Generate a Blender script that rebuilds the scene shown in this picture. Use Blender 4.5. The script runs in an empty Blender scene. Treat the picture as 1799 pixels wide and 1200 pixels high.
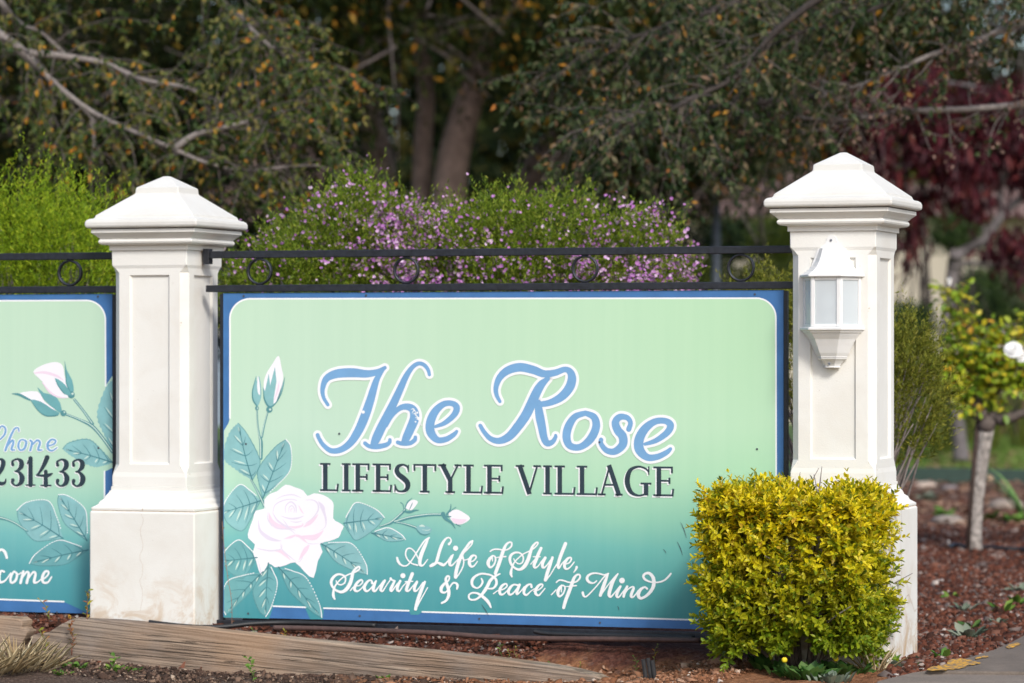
import bpy, math, random
import numpy as np
from mathutils import Vector, Matrix
R = math.radians
random.seed(7)
SC = bpy.context.scene
COL = SC.collection

# ---------------------------------------------------------------- camera, world, sun, exposure
FPX = 6000.0            # focal length in photo pixels (photo 1799 wide)
CX, HY = 899.5, 620.0   # principal column, horizon row
ZC = 0.905              # camera height above the foot of the lamp pillar
cam_d = bpy.data.cameras.new('camera')
cam = bpy.data.objects.new('camera', cam_d)
COL.objects.link(cam)
cam.location = (0, 0, ZC)
cam.rotation_euler = (R(90), 0, 0)
cam_d.sensor_width = 36.0
cam_d.lens = 36.0 * FPX / 1799.0
cam_d.shift_y = (HY - 600.0) / 1799.0
cam_d.clip_start = 0.1
cam_d.clip_end = 2000
cam_d.dof.use_dof = True
cam_d.dof.focus_distance = 9.75
cam_d.dof.aperture_fstop = 3.7
SC.camera = cam

SUN_EL, SUN_AZ = 39.0, 20.0     # sun behind the camera; azimuth = degrees to the right of straight behind
world = bpy.data.worlds.new('World')
SC.world = world
world.use_nodes = True
wn = world.node_tree
sky = wn.nodes.new('ShaderNodeTexSky')
sky.sky_type = 'NISHITA'
sky.sun_disc = False
sky.sun_elevation = R(SUN_EL)
sky.sun_rotation = R(180 - SUN_AZ)
sky.dust_density = 2.0
bg = wn.nodes['Background']
bg.inputs['Strength'].default_value = 0.125
wn.links.new(sky.outputs['Color'], bg.inputs['Color'])

sun_d = bpy.data.lights.new('sun', 'SUN')
sun_d.energy = 1.75
sun_d.angle = R(12)
sun_d.color = (1.0, 0.97, 0.935)
sun = bpy.data.objects.new('sun', sun_d)
COL.objects.link(sun)
sv = Vector((math.sin(R(SUN_AZ)) * math.cos(R(SUN_EL)), -math.cos(R(SUN_AZ)) * math.cos(R(SUN_EL)), math.sin(R(SUN_EL))))
sun.rotation_euler = sv.to_track_quat('Z', 'Y').to_euler()
sun.location = (4, -6, 12)

SC.view_settings.view_transform = 'Standard'
SC.view_settings.look = 'None'
SC.view_settings.exposure = 0.66
SC.view_settings.gamma = 1.0
SC.cycles.max_bounces = 6
SC.cycles.diffuse_bounces = 3
SC.cycles.transparent_max_bounces = 8
SC.cycles.use_denoising = True

# ---------------------------------------------------------------- places
def at(px, py, Y):
    return Vector(((px - CX) / FPX * Y, Y, ZC + (HY - py) / FPX * Y))
def gpx(px, py, z=0.0):
    Y = (ZC - z) * FPX / (py - HY)
    return at(px, py, Y)
CL = at(345, 400, 10.57)           # front right corner of the left pillar's cap
CR = at(1567, 360, 9.90)           # the same corner on the right pillar
WDIR = Vector((CR.x - CL.x, CR.y - CL.y, 0)).normalized()
WBACK = Vector((-WDIR.y, WDIR.x, 0))
PYAW = R(-20.0)
HALF = 0.1935
def pillar_centre(c):
    e1 = Vector((math.cos(PYAW), math.sin(PYAW), 0)); e2 = Vector((-e1.y, e1.x, 0))
    p = Vector((c.x, c.y, 0)) - e1 * HALF + e2 * HALF
    return p
PL_, PR_ = pillar_centre(CL), pillar_centre(CR)
WDIR = (PR_ - PL_).normalized(); WBACK = Vector((-WDIR.y, WDIR.x, 0))
WORG = PL_ + WBACK * (-0.02)       # the sign plane's origin
def uv(p):
    d = Vector((p[0], p[1], 0)) - WORG
    return d.dot(WDIR), -d.dot(WBACK)
def wpt(u, v, z):                   # u along the wall, v towards the road
    q = WORG + WDIR * u - WBACK * v
    return Vector((q.x, q.y, z))
def onwall(px, py, v=0.0):          # photo pixel -> point on the vertical plane v in front of the sign plane
    d = Vector(((px - CX) / FPX, 1, (HY - py) / FPX))
    q = WORG - WBACK * v
    t = q.dot(WBACK) / d.dot(WBACK)
    return Vector((d.x * t, d.y * t, ZC + d.z * t))

# ---------------------------------------------------------------- mesh helpers
class MB:
    def __init__(s): s.v = []; s.f = []; s.m = []; s.sm = []
    def add(s, vs, fs, mi=0, smooth=False):
        o = len(s.v)
        s.v.extend([tuple(p) for p in vs])
        for f in fs:
            s.f.append(tuple(i + o for i in f)); s.m.append(mi); s.sm.append(smooth)
    def box(s, c, hx, hy, hz, e1=Vector((1, 0, 0)), e2=None, e3=None, mi=0):
        e1 = e1.normalized()
        if e3 is None: e3 = Vector((0, 0, 1))
        if e2 is None: e2 = e3.cross(e1).normalized()
        vs = [c + e1 * (a * hx) + e2 * (b * hy) + e3 * (d * hz) for d in (-1, 1) for b in (-1, 1) for a in (-1, 1)]
        s.add(vs, [(0, 2, 3, 1), (4, 5, 7, 6), (0, 1, 5, 4), (2, 6, 7, 3), (0, 4, 6, 2), (1, 3, 7, 5)], mi)
    def tube(s, pts, rad, n=6, mi=0, cap=True, smooth=True):
        pts = [Vector(p) for p in pts]; k = len(pts)
        if not isinstance(rad, (list, tuple)): rad = [rad] * k
        vs = []; ref = None
        for i, p in enumerate(pts):
            t = (pts[min(i + 1, k - 1)] - pts[max(i - 1, 0)])
            if t.length < 1e-9: t = Vector((0, 0, 1))
            t.normalize()
            if ref is None: ref = Vector((0, 0, 1)) if abs(t.z) < .9 else Vector((1, 0, 0))
            a = t.cross(ref).normalized(); ref = a.cross(t).normalized()
            for j in range(n):
                an = 2 * math.pi * j / n
                vs.append(p + (a * math.cos(an) + ref * math.sin(an)) * rad[i])
        fs = []
        for i in range(k - 1):
            for j in range(n):
                j2 = (j + 1) % n
                fs.append((i * n + j, (i + 1) * n + j, (i + 1) * n + j2, i * n + j2))
        s.add(vs, fs, mi, smooth)
        if cap:
            o = len(s.v) - len(vs)
            s.f.append(tuple(o + j for j in range(n))); s.m.append(mi); s.sm.append(False)
            s.f.append(tuple(o + (k - 1) * n + j for j in reversed(range(n)))); s.m.append(mi); s.sm.append(False)
    def loft(s, rings, mi=0, smooth=False, closed=True, cap0=True, cap1=True):
        n = len(rings[0]); vs = [p for r in rings for p in r]; fs = []
        for i in range(len(rings) - 1):
            for j in range(n if closed else n - 1):
                j2 = (j + 1) % n
                fs.append((i * n + j, i * n + j2, (i + 1) * n + j2, (i + 1) * n + j))
        if cap0: fs.append(tuple(reversed(range(n))))
        if cap1: fs.append(tuple((len(rings) - 1) * n + j for j in range(n)))
        s.add(vs, fs, mi, smooth)
    def ball(s, c, r, n=10, m=6, mi=0, sc=(1, 1, 1), jit=0):
        rings = []
        for i in range(1, m):
            th = math.pi * i / m
            rings.append([Vector((c[0] + sc[0] * r * math.sin(th) * math.cos(2 * math.pi * j / n) * (1 + random.uniform(-jit, jit)),
                                  c[1] + sc[1] * r * math.sin(th) * math.sin(2 * math.pi * j / n) * (1 + random.uniform(-jit, jit)),
                                  c[2] - sc[2] * r * math.cos(th))) for j in range(n)])
        s.loft(rings, mi, True)
    def build(s, name, mats, parent=None, smooth=None, base=None, local=False, bevel=0):
        if not isinstance(mats, (list, tuple)): mats = [mats]
        me = bpy.data.meshes.new(name)
        M = None
        if parent is not None and not local: M = parent.matrix_basis.inverted()
        elif base is not None: M = Matrix.Translation(-Vector(base))
        vs = s.v if M is None else [tuple(M @ Vector(p)) for p in s.v]
        me.from_pydata(vs, [], s.f)
        for m in mats: me.materials.append(m)
        me.polygons.foreach_set('material_index', s.m)
        me.polygons.foreach_set('use_smooth', [bool(x) if smooth is None else smooth for x in s.sm])
        me.update()
        o = bpy.data.objects.new(name, me); COL.objects.link(o)
        if parent is not None: o.parent = parent
        if base is not None: o.location = base
        if bevel:
            b = o.modifiers.new('bevel', 'BEVEL'); b.width = bevel; b.segments = 2; b.limit_method = 'ANGLE'; b.angle_limit = R(40)
        return o

def np_mesh(name, V, F, mats, parent=None, base=None, mat_idx=None, smooth=False):
    V = np.asarray(V, dtype=np.float32); F = np.asarray(F, dtype=np.int32)
    if parent is not None: V = V - np.array(parent.location, dtype=np.float32)
    elif base is not None: V = V - np.array(base, dtype=np.float32)
    k = F.shape[1]
    me = bpy.data.meshes.new(name)
    me.vertices.add(len(V)); me.vertices.foreach_set('co', V.ravel())
    me.loops.add(F.size); me.loops.foreach_set('vertex_index', F.ravel())
    me.polygons.add(len(F))
    me.polygons.foreach_set('loop_start', np.arange(0, F.size, k, dtype=np.int32))
    me.polygons.foreach_set('loop_total', np.full(len(F), k, dtype=np.int32))
    if not isinstance(mats, (list, tuple)): mats = [mats]
    for m in mats: me.materials.append(m)
    if mat_idx is not None: me.polygons.foreach_set('material_index', np.asarray(mat_idx, dtype=np.int32))
    if smooth: me.polygons.foreach_set('use_smooth', np.ones(len(F), dtype=bool))
    me.update(calc_edges=True)
    o = bpy.data.objects.new(name, me); COL.objects.link(o)
    if parent is not None: o.parent = parent
    elif base is not None: o.location = base
    return o

def norm(a): return a / np.maximum(np.linalg.norm(a, axis=1, keepdims=True), 1e-9)
def leaf_arrays(P, D, N, L, W, fold=0.18, kind='tri', wide=0.45):
    P = np.asarray(P, float); D = norm(np.asarray(D, float)); N = np.asarray(N, float)
    S = norm(np.cross(D, N)); N = np.cross(S, D)
    n = len(P); L = np.broadcast_to(np.asarray(L, float), (n,))[:, None]; W = np.broadcast_to(np.asarray(W, float), (n,))[:, None]
    if kind == 'tri':
        m = P + D * L * wide
        V = np.stack([P, m - S * W * .5 + N * W * fold, P + D * L, m + S * W * .5 + N * W * fold], 1).reshape(-1, 3)
        o = np.arange(n)[:, None] * 4
        F = np.stack([o + [0, 2, 1], o + [0, 3, 2]], 1).reshape(-1, 3)
    else:
        a = P + D * L * .28; b = P + D * L * .68
        V = np.stack([P, a - S * W * .42 + N * W * fold, b - S * W * .46 + N * W * fold - N * L * .03, P + D * L - N * L * .10,
                      b + S * W * .46 + N * W * fold - N * L * .03, a + S * W * .42 + N * W * fold], 1).reshape(-1, 3)
        o = np.arange(n)[:, None] * 6
        F = np.stack([o + [0, 3, 2, 1], o + [0, 5, 4, 3]], 1).reshape(-1, 4)
    return V, F
def leaves(name, mats, P, D, N, L, W, parent=None, base=None, fold=.18, kind='tri', wide=.45, mat_idx=None):
    V, F = leaf_arrays(P, D, N, L, W, fold, kind, wide)
    mi = None if mat_idx is None else np.repeat(np.asarray(mat_idx), 2)
    return np_mesh(name, V, F, mats, parent, base, mi)

def tag(o, label=None, cat=None, group=None, kind=None):
    if label: o['label'] = label
    if cat: o['category'] = cat
    if group: o['group'] = group
    if kind: o['kind'] = kind
    return o
def thing(name, label, cat, loc, rz=0, group=None):
    o = bpy.data.objects.new(name, None); COL.objects.link(o)
    o.empty_display_size = .1
    o.location = loc; o.rotation_euler = (0, 0, rz)
    o.matrix_basis = Matrix.Translation(Vector(loc)) @ Matrix.Rotation(rz, 4, 'Z')
    return tag(o, label, cat, group)
def catmull(pts, n=8, closed=False):
    pts = [tuple(map(float, p)) for p in pts]; k = len(pts); out = []
    rng_ = range(k if closed else k - 1)
    for i in rng_:
        if closed: p0, p1, p2, p3 = pts[(i - 1) % k], pts[i], pts[(i + 1) % k], pts[(i + 2) % k]
        else: p0, p1, p2, p3 = pts[max(i - 1, 0)], pts[i], pts[i + 1], pts[min(i + 2, k - 1)]
        for j in range(n):
            t = j / n
            out.append(tuple(.5 * ((2 * b) + (-a + c) * t + (2 * a - 5 * b + 4 * c - d) * t * t + (-a + 3 * b - 3 * c + d) * t ** 3)
                             for a, b, c, d in zip(p0, p1, p2, p3)))
    if not closed: out.append(pts[-1])
    return out

# ---------------------------------------------------------------- materials
def srgb(r, g, b):
    f = lambda c: (c / 255 / 12.92) if c / 255 <= .04045 else ((c / 255 + .055) / 1.055) ** 2.4
    return (f(r), f(g), f(b))
def new_mat(name):
    m = bpy.data.materials.new(name); m.use_nodes = True
    nt = m.node_tree; b = nt.nodes['Principled BSDF']
    return m, nt, b
def noise(nt, scale, detail=4, rough=.55, vec=None, dist=0):
    n = nt.nodes.new('ShaderNodeTexNoise'); n.inputs['Scale'].default_value = scale
    n.inputs['Detail'].default_value = detail; n.inputs['Roughness'].default_value = rough
    n.inputs['Distortion'].default_value = dist
    if vec is not None: nt.links.new(vec, n.inputs['Vector'])
    return n
def ramp(nt, fac, stops, interp='LINEAR'):
    r = nt.nodes.new('ShaderNodeValToRGB'); r.color_ramp.interpolation = interp
    el = r.color_ramp.elements
    while len(el) < len(stops): el.new(.5)
    for e, (p, c) in zip(el, stops):
        e.position = p; e.color = (c[0], c[1], c[2], 1) if not isinstance(c, (int, float)) else (c, c, c, 1)
    nt.links.new(fac, r.inputs['Fac'])
    return r
def mix(nt, fac, a, b, mode='MIX'):
    m = nt.nodes.new('ShaderNodeMix'); m.data_type = 'RGBA'; m.blend_type = mode
    for sock, val in ((m.inputs[0], fac), (m.inputs[6], a), (m.inputs[7], b)):
        if hasattr(val, 'is_output'): nt.links.new(val, sock)
        elif isinstance(val, (int, float)): sock.default_value = val
        else: sock.default_value = (*val, 1)
    return m.outputs[2]
def bump(nt, b, h, strength=.3, dist=.01):
    n = nt.nodes.new('ShaderNodeBump'); n.inputs['Strength'].default_value = strength; n.inputs['Distance'].default_value = dist
    nt.links.new(h, n.inputs['Height']); nt.links.new(n.outputs['Normal'], b.inputs['Normal'])
def objco(nt):
    return nt.nodes.new('ShaderNodeTexCoord').outputs['Object']
def geopos(nt):
    return nt.nodes.new('ShaderNodeNewGeometry').outputs['Position']
def plain(name, col, rough=.6, var=.12, scale=30, bumpy=0, metal=0, spec=.4):
    m, nt, b = new_mat(name)
    n = noise(nt, scale, 5, .6, objco(nt))
    c = ramp(nt, n.outputs['Fac'], [(.3, tuple(x * (1 - var) for x in col)), (.7, tuple(min(1, x * (1 + var)) for x in col))])
    nt.links.new(c.outputs['Color'], b.inputs['Base Color'])
    b.inputs['Roughness'].default_value = rough; b.inputs['Metallic'].default_value = metal
    b.inputs['Specular IOR Level'].default_value = spec
    if bumpy: bump(nt, b, n.outputs['Fac'], bumpy, .004)
    return m
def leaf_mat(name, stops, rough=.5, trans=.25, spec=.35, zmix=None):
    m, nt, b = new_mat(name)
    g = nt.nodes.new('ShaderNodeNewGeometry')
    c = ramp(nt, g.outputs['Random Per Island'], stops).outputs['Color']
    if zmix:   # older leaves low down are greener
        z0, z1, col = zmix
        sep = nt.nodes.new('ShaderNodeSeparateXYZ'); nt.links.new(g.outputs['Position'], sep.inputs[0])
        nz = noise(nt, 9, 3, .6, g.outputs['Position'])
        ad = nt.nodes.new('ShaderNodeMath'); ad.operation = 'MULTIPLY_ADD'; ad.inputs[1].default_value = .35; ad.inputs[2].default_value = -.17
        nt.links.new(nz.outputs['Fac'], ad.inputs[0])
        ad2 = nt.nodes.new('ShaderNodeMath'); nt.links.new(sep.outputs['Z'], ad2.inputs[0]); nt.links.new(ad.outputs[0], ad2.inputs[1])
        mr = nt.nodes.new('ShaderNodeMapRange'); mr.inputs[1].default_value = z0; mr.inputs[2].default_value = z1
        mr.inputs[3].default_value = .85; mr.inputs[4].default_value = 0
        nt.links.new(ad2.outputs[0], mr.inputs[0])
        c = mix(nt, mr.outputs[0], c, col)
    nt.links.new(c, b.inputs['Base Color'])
    b.inputs['Roughness'].default_value = rough; b.inputs['Specular IOR Level'].default_value = spec
    if trans:
        t = nt.nodes.new('ShaderNodeBsdfTranslucent'); nt.links.new(c, t.inputs['Color'])
        ms = nt.nodes.new('ShaderNodeMixShader'); ms.inputs[0].default_value = trans
        nt.links.new(b.outputs[0], ms.inputs[1]); nt.links.new(t.outputs[0], ms.inputs[2])
        nt.links.new(ms.outputs[0], nt.nodes['Material Output'].inputs['Surface'])
    return m
# ---------------------------------------------------------------- ground
T0, T1 = onwall(128, 1087, .27), onwall(1079, 1200, .27)
B0, B1 = onwall(77, 1158, .27), onwall(443, 1192, .27)
def line_u(a, b):
    ua, ub = uv(a)[0], uv(b)[0]
    return lambda u: a.z + (b.z - a.z) * (u - ua) / (ub - ua)
T_top, T_bot = line_u(T0, T1), line_u(B0, B1)
def sm(a, b, x):
    t = np.clip((x - a) / (b - a), 0, 1); return t * t * (3 - 2 * t)
def bed_u(u): return np.interp(u, [-1.2, -.4, 0, .25, 1.0, 1.5, 2.1], [.066, .060, .053, .043, .033, .018, -.002])
def gz_np(X, Y):
    dx, dy = X - WORG.x, Y - WORG.y
    u = dx * WDIR.x + dy * WDIR.y; v = -(dx * WBACK.x + dy * WBACK.y)
    uc = np.clip(u, -1.2, 2.2)
    bed = bed_u(u)
    front = np.maximum(T_bot(np.clip(uc, -1.2, 1.25)) + .006, -.075) - .02 * np.clip(v - .3, 0, 1.5)
    front = front * (1 - sm(1.35, 2.0, u)) + (-.012) * sm(1.35, 2.0, u)
    edge = np.minimum(bed, T_top(uc) - .008)
    edge = edge * (1 - sm(1.45, 1.9, u)) + (-.004) * sm(1.45, 1.9, u)
    z = bed + (edge - bed) * sm(.0, .19, v)
    z = z + (front - z) * sm(.20, .262 + .27 * sm(1.2, 1.7, u), v)
    far = sm(.35, 1.6, -v)
    z = z * (1 - far) + 0.0 * far
    right = sm(2.15, 2.5, u)
    z = z * (1 - right) + (-.010) * right
    return z
def gz(x, y): return float(gz_np(np.array([x]), np.array([y]))[0])

def ground_mat():
    m, nt, b = new_mat('earth_and_scoria')
    pos = geopos(nt)
    sep = nt.nodes.new('ShaderNodeSeparateXYZ'); nt.links.new(pos, sep.inputs[0])
    n1 = noise(nt, 120, 6, .7, pos); n2 = noise(nt, 6, 5, .6, pos); n3 = noise(nt, 30, 5, .6, pos)
    vo = nt.nodes.new('ShaderNodeTexVoronoi'); vo.inputs['Scale'].default_value = 75; nt.links.new(pos, vo.inputs['Vector'])
    red = ramp(nt, vo.outputs['Color'], [(.1, (.045, .017, .011)), (.45, (.11, .036, .020)), (.8, (.16, .068, .045)), (.97, (.22, .16, .13))]).outputs['Color']
    red = mix(nt, .45, red, ramp(nt, n1.outputs['Fac'], [(.3, (.03, .012, .01)), (.7, (.17, .075, .06))]).outputs['Color'])
    soil = ramp(nt, n3.outputs['Fac'], [(.25, (.14, .058, .026)), (.5, (.28, .125, .058)), (.75, (.40, .21, .115))]).outputs['Color']
    litter = ramp(nt, n1.outputs['Fac'], [(.25, (.03, .02, .016)), (.5, (.10, .065, .05)), (.75, (.24, .19, .15))]).outputs['Color']
    # v = distance in front of the wall, u = along it
    def dot(ax, ay, c):
        vm = nt.nodes.new('ShaderNodeVectorMath'); vm.operation = 'DOT_PRODUCT'; nt.links.new(pos, vm.inputs[0])
        vm.inputs[1].default_value = (ax, ay, 0)
        ad = nt.nodes.new('ShaderNodeMath'); ad.operation = 'ADD'; nt.links.new(vm.outputs['Value'], ad.inputs[0]); ad.inputs[1].default_value = c
        return ad.outputs[0]
    u = dot(WDIR.x, WDIR.y, -(WORG.x * WDIR.x + WORG.y * WDIR.y))
    v = dot(-WBACK.x, -WBACK.y, WORG.x * WBACK.x + WORG.y * WBACK.y)
    wob = nt.nodes.new('ShaderNodeMath'); wob.operation = 'MULTIPLY_ADD'; wob.inputs[1].default_value = .35; wob.inputs[2].default_value = -.17
    nt.links.new(n2.outputs['Fac'], wob.inputs[0])
    def soft(x, a, c, w=True):
        if w:
            s = nt.nodes.new('ShaderNodeMath'); nt.links.new(x, s.inputs[0]); nt.links.new(wob.outputs[0], s.inputs[1]); x = s.outputs[0]
        mr = nt.nodes.new('ShaderNodeMapRange'); mr.interpolation_type = 'SMOOTHSTEP'
        mr.inputs[1].default_value = a; mr.inputs[2].default_value = c; nt.links.new(x, mr.inputs[0]); return mr.outputs[0]
    front = soft(v, .20, .30)
    ulow = soft(u, .55, .95)
    fcol = mix(nt, ulow, litter, soil)
    col = mix(nt, front, red, fcol)
    us = nt.nodes.new('ShaderNodeMath'); us.operation = 'MULTIPLY'; nt.links.new(soft(u, 1.05, 1.35), us.inputs[0])
    hed = soft(v, .05, .15); nt.links.new(hed, us.inputs[1])
    col = mix(nt, us.outputs[0], col, soil)
    # far mulch is browner, with leaf litter
    far = soft(sep.outputs['Y'], 15.5, 19)
    brown = ramp(nt, n3.outputs['Fac'], [(.3, (.05, .03, .022)), (.5, (.13, .075, .055)), (.72, (.30, .22, .16))]).outputs['Color']
    col = mix(nt, far, col, brown)
    nt.links.new(col, b.inputs['Base Color'])
    b.inputs['Roughness'].default_value = .95; b.inputs['Specular IOR Level'].default_value = .15
    hm = nt.nodes.new('ShaderNodeMath'); hm.operation = 'ADD'
    nt.links.new(n1.outputs['Fac'], hm.inputs[0]); nt.links.new(vo.outputs['Distance'], hm.inputs[1])
    bump(nt, b, hm.outputs[0], .8, .012)
    return m
def grid_axis(segs):
    out = []
    for a, b_, st in segs: out += list(np.arange(a, b_ - 1e-6, st))
    out.append(segs[-1][1]); return np.array(out)
gx = grid_axis([(-300, -40, 65), (-40, -4, 4), (-4, -1.9, .3), (-1.9, 2.4, .025), (2.4, 5, .26), (5, 41, 4), (41, 301, 65)])
gy = grid_axis([(-20, 8.4, 2.84), (8.4, 11.4, .025), (11.4, 20, .2), (20, 60, 4), (60, 900, 84)])
XX, YY = np.meshgrid(gx, gy)
ZZ = gz_np(XX, YY)
rg = np.random.default_rng(3)
near = (XX > -1.9) & (XX < 2.4) & (YY > 8.4) & (YY < 11.4)
bumpz = sum(a * np.sin(XX * f + p) * np.sin(YY * f * .9 + q) for a, f, p, q in ((.003, 5, 1, 2), (.003, 13, .3, 1.1), (.0025, 31, 2, .4)))
ZZ = ZZ + near * (bumpz + rg.normal(0, .0022, XX.shape))
GV = np.stack([XX, YY, ZZ], -1).reshape(-1, 3)
nx = len(gx); ii, jj = np.meshgrid(np.arange(len(gy) - 1), np.arange(nx - 1), indexing='ij')
q0 = (ii * nx + jj).ravel()
GF = np.stack([q0, q0 + 1, q0 + nx + 1, q0 + nx], 1)
ground = np_mesh('ground', GV, GF, ground_mat(), smooth=True)
tag(ground, kind='structure')

def lawn_mat():
    m, nt, b = new_mat('lawn_green')
    pos = geopos(nt)
    n = noise(nt, 3, 5, .65, pos); n2 = noise(nt, 40, 4, .6, pos)
    c = ramp(nt, n.outputs['Fac'], [(.3, (.035, .075, .012)), (.55, (.07, .13, .02)), (.75, (.15, .14, .04))]).outputs['Color']
    c = mix(nt, .4, c, ramp(nt, n2.outputs['Fac'], [(.3, (.02, .045, .008)), (.7, (.10, .16, .03))]).outputs['Color'])
    nt.links.new(c, b.inputs['Base Color']); b.inputs['Roughness'].default_value = .9
    return m
EDGE_Y = 24.0
mb = MB()
mb.add([(-30, EDGE_Y + .06, .006), (60, EDGE_Y + .06, .006), (60, 200, .006), (-30, 200, .006)], [(0, 1, 2, 3)])
tag(mb.build('lawn', lawn_mat()), kind='structure')

# concrete at the lower right: driveway apron and gutter
def concrete_mat(name, base):
    m, nt, b = new_mat(name)
    pos = geopos(nt)
    n = noise(nt, 5, 6, .65, pos, 1.2); n2 = noise(nt, 160, 4, .7, pos)
    c = ramp(nt, n.outputs['Fac'], [(.3, tuple(x * .7 for x in base)), (.55, base), (.8, tuple(x * 1.5 for x in base))]).outputs['Color']
    c = mix(nt, .35, c, ramp(nt, n2.outputs['Fac'], [(.35, tuple(x * .5 for x in base)), (.65, tuple(x * 1.5 for x in base))]).outputs['Color'])
    nt.links.new(c, b.inputs['Base Color']); b.inputs['Roughness'].default_value = .9
    bump(nt, b, n2.outputs['Fac'], .4, .003)
    return m
def slab(name, pts, ztop, th, mat):
    mb = MB(); n = len(pts)
    vs = [Vector((p.x, p.y, ztop)) for p in pts] + [Vector((p.x, p.y, ztop - th)) for p in pts]
    fs = [tuple(range(n)), tuple(reversed(range(n, 2 * n)))]
    for i in range(n):
        j = (i + 1) % n; fs.append((i, i + n, j + n, j))
    mb.add(vs, fs)
    return mb.build(name, mat, bevel=.006)
dq = [gpx(1625, 1179, .012), gpx(1662, 1166, .012), gpx(1700, 1156, .012), gpx(1742, 1143, .012), gpx(1775, 1129, .012), gpx(1799, 1116, .012)]
drive = [Vector((dq[0].x + .0, dq[0].y - .0, 0))] + dq[1:] + [gpx(1880, 1080, .012), Vector((9, 16, 0)), Vector((9, 8.9, 0)), gpx(1799, 1181, .012)]
tag(slab('driveway', drive, .014, .14, concrete_mat('driveway_concrete', (.15, .12, .095))), kind='structure')
gut = [gpx(1540, 1199, .0), gpx(1600, 1184, .0), gpx(1625, 1180.5, .0), gpx(1799, 1182.5, .0), Vector((9, 8.88, 0)), Vector((9, 4, 0)), Vector((.85, 4, 0)), Vector((.88, 8.6, 0))]
tag(slab('gutter', gut, .004, .14, concrete_mat('gutter_concrete', (.21, .17, .135))), kind='structure')
# worn yellow paint on the edge of the concrete
def paint_mat():
    m, nt, b = new_mat('worn_yellow_paint')
    n = noise(nt, 55, 6, .7, geopos(nt))
    c = ramp(nt, n.outputs['Fac'], [(.44, (.70, .36, .02)), (.49, (.58, .30, .03)), (.53, (.17, .13, .09))]).outputs['Color']
    nt.links.new(c, b.inputs['Base Color']); b.inputs['Roughness'].default_value = .8
    return m
mb = MB()
def patch(px, z):
    pts = [(x + random.uniform(-1.6, 1.6), y + random.uniform(-.8, .8)) for x, y in catmull([(x, y) for x, y in px], 5, True)]
    vs = [gpx(x, y, z) for x, y in pts]
    mb.add(vs, [tuple(range(len(vs)))])
patch([(1628, 1178), (1640, 1171), (1662, 1167), (1668, 1160), (1688, 1157), (1706, 1160), (1722, 1165), (1700, 1169), (1690, 1174), (1662, 1176.5)], .0165)
patch([(1768, 1136), (1780, 1130), (1795, 1131), (1786, 1135.5), (1775, 1139)], .0165)
patch([(1712, 1157), (1727, 1152), (1736, 1153), (1722, 1157)], .0165)
tag(mb.build('yellow_paint', paint_mat()), kind='structure')

# ---------------------------------------------------------------- pillars
def stucco(name, k):
    m, nt, b = new_mat(name)
    pos = objco(nt)
    n = noise(nt, 4, 6, .65, pos, .6); n2 = noise(nt, 220, 4, .6, pos); n3 = noise(nt, 11, 6, .7, pos, 1.0)
    sep = nt.nodes.new('ShaderNodeSeparateXYZ'); nt.links.new(pos, sep.inputs[0])
    c = ramp(nt, n.outputs['Fac'], [(p, tuple(x * k for x in q)) for p, q in ((.3, (.68, .655, .595)), (.55, (.735, .725, .675)), (.8, (.75, .742, .70)))]).outputs['Color']
    # rusty splash stains with shapes of their own near the foot, faint streaks higher up
    mr = nt.nodes.new('ShaderNodeMapRange'); mr.inputs[1].default_value = .02; mr.inputs[2].default_value = .30
    mr.inputs[3].default_value = .9; mr.inputs[4].default_value = .0; nt.links.new(sep.outputs['Z'], mr.inputs[0])
    st = ramp(nt, n3.outputs['Fac'], [(.46, 0.0), (.62, 1.0)]).outputs['Color']
    mu = nt.nodes.new('ShaderNodeMath'); mu.operation = 'MULTIPLY'; nt.links.new(mr.outputs[0], mu.inputs[0]); nt.links.new(st, mu.inputs[1])
    c = mix(nt, mu.outputs[0], c, (.50, .34, .19))
    sp = ramp(nt, noise(nt, 60, 3, .6, pos).outputs['Fac'], [(.72, 0.0), (.76, .6)]).outputs['Color']
    c = mix(nt, sp, c, (.42, .36, .30))
    nt.links.new(c, b.inputs['Base Color']); b.inputs['Roughness'].default_value = .85; b.inputs['Specular IOR Level'].default_value = .25
    bump(nt, b, n2.outputs['Fac'], .35, .0015)
    return m
STUCCO = stucco('cream_stucco', 1.0)
STUCCO_CAP = stucco('dimmed_cap_stucco', .87)  # darker copy of the stucco, colour lowered to offset bright light on the caps
GRIME = plain('grime', (.10, .085, .07), .9, .4, 60)
CRACK = plain('crack_line', (.50, .40, .31), .9, .3, 60)

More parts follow.
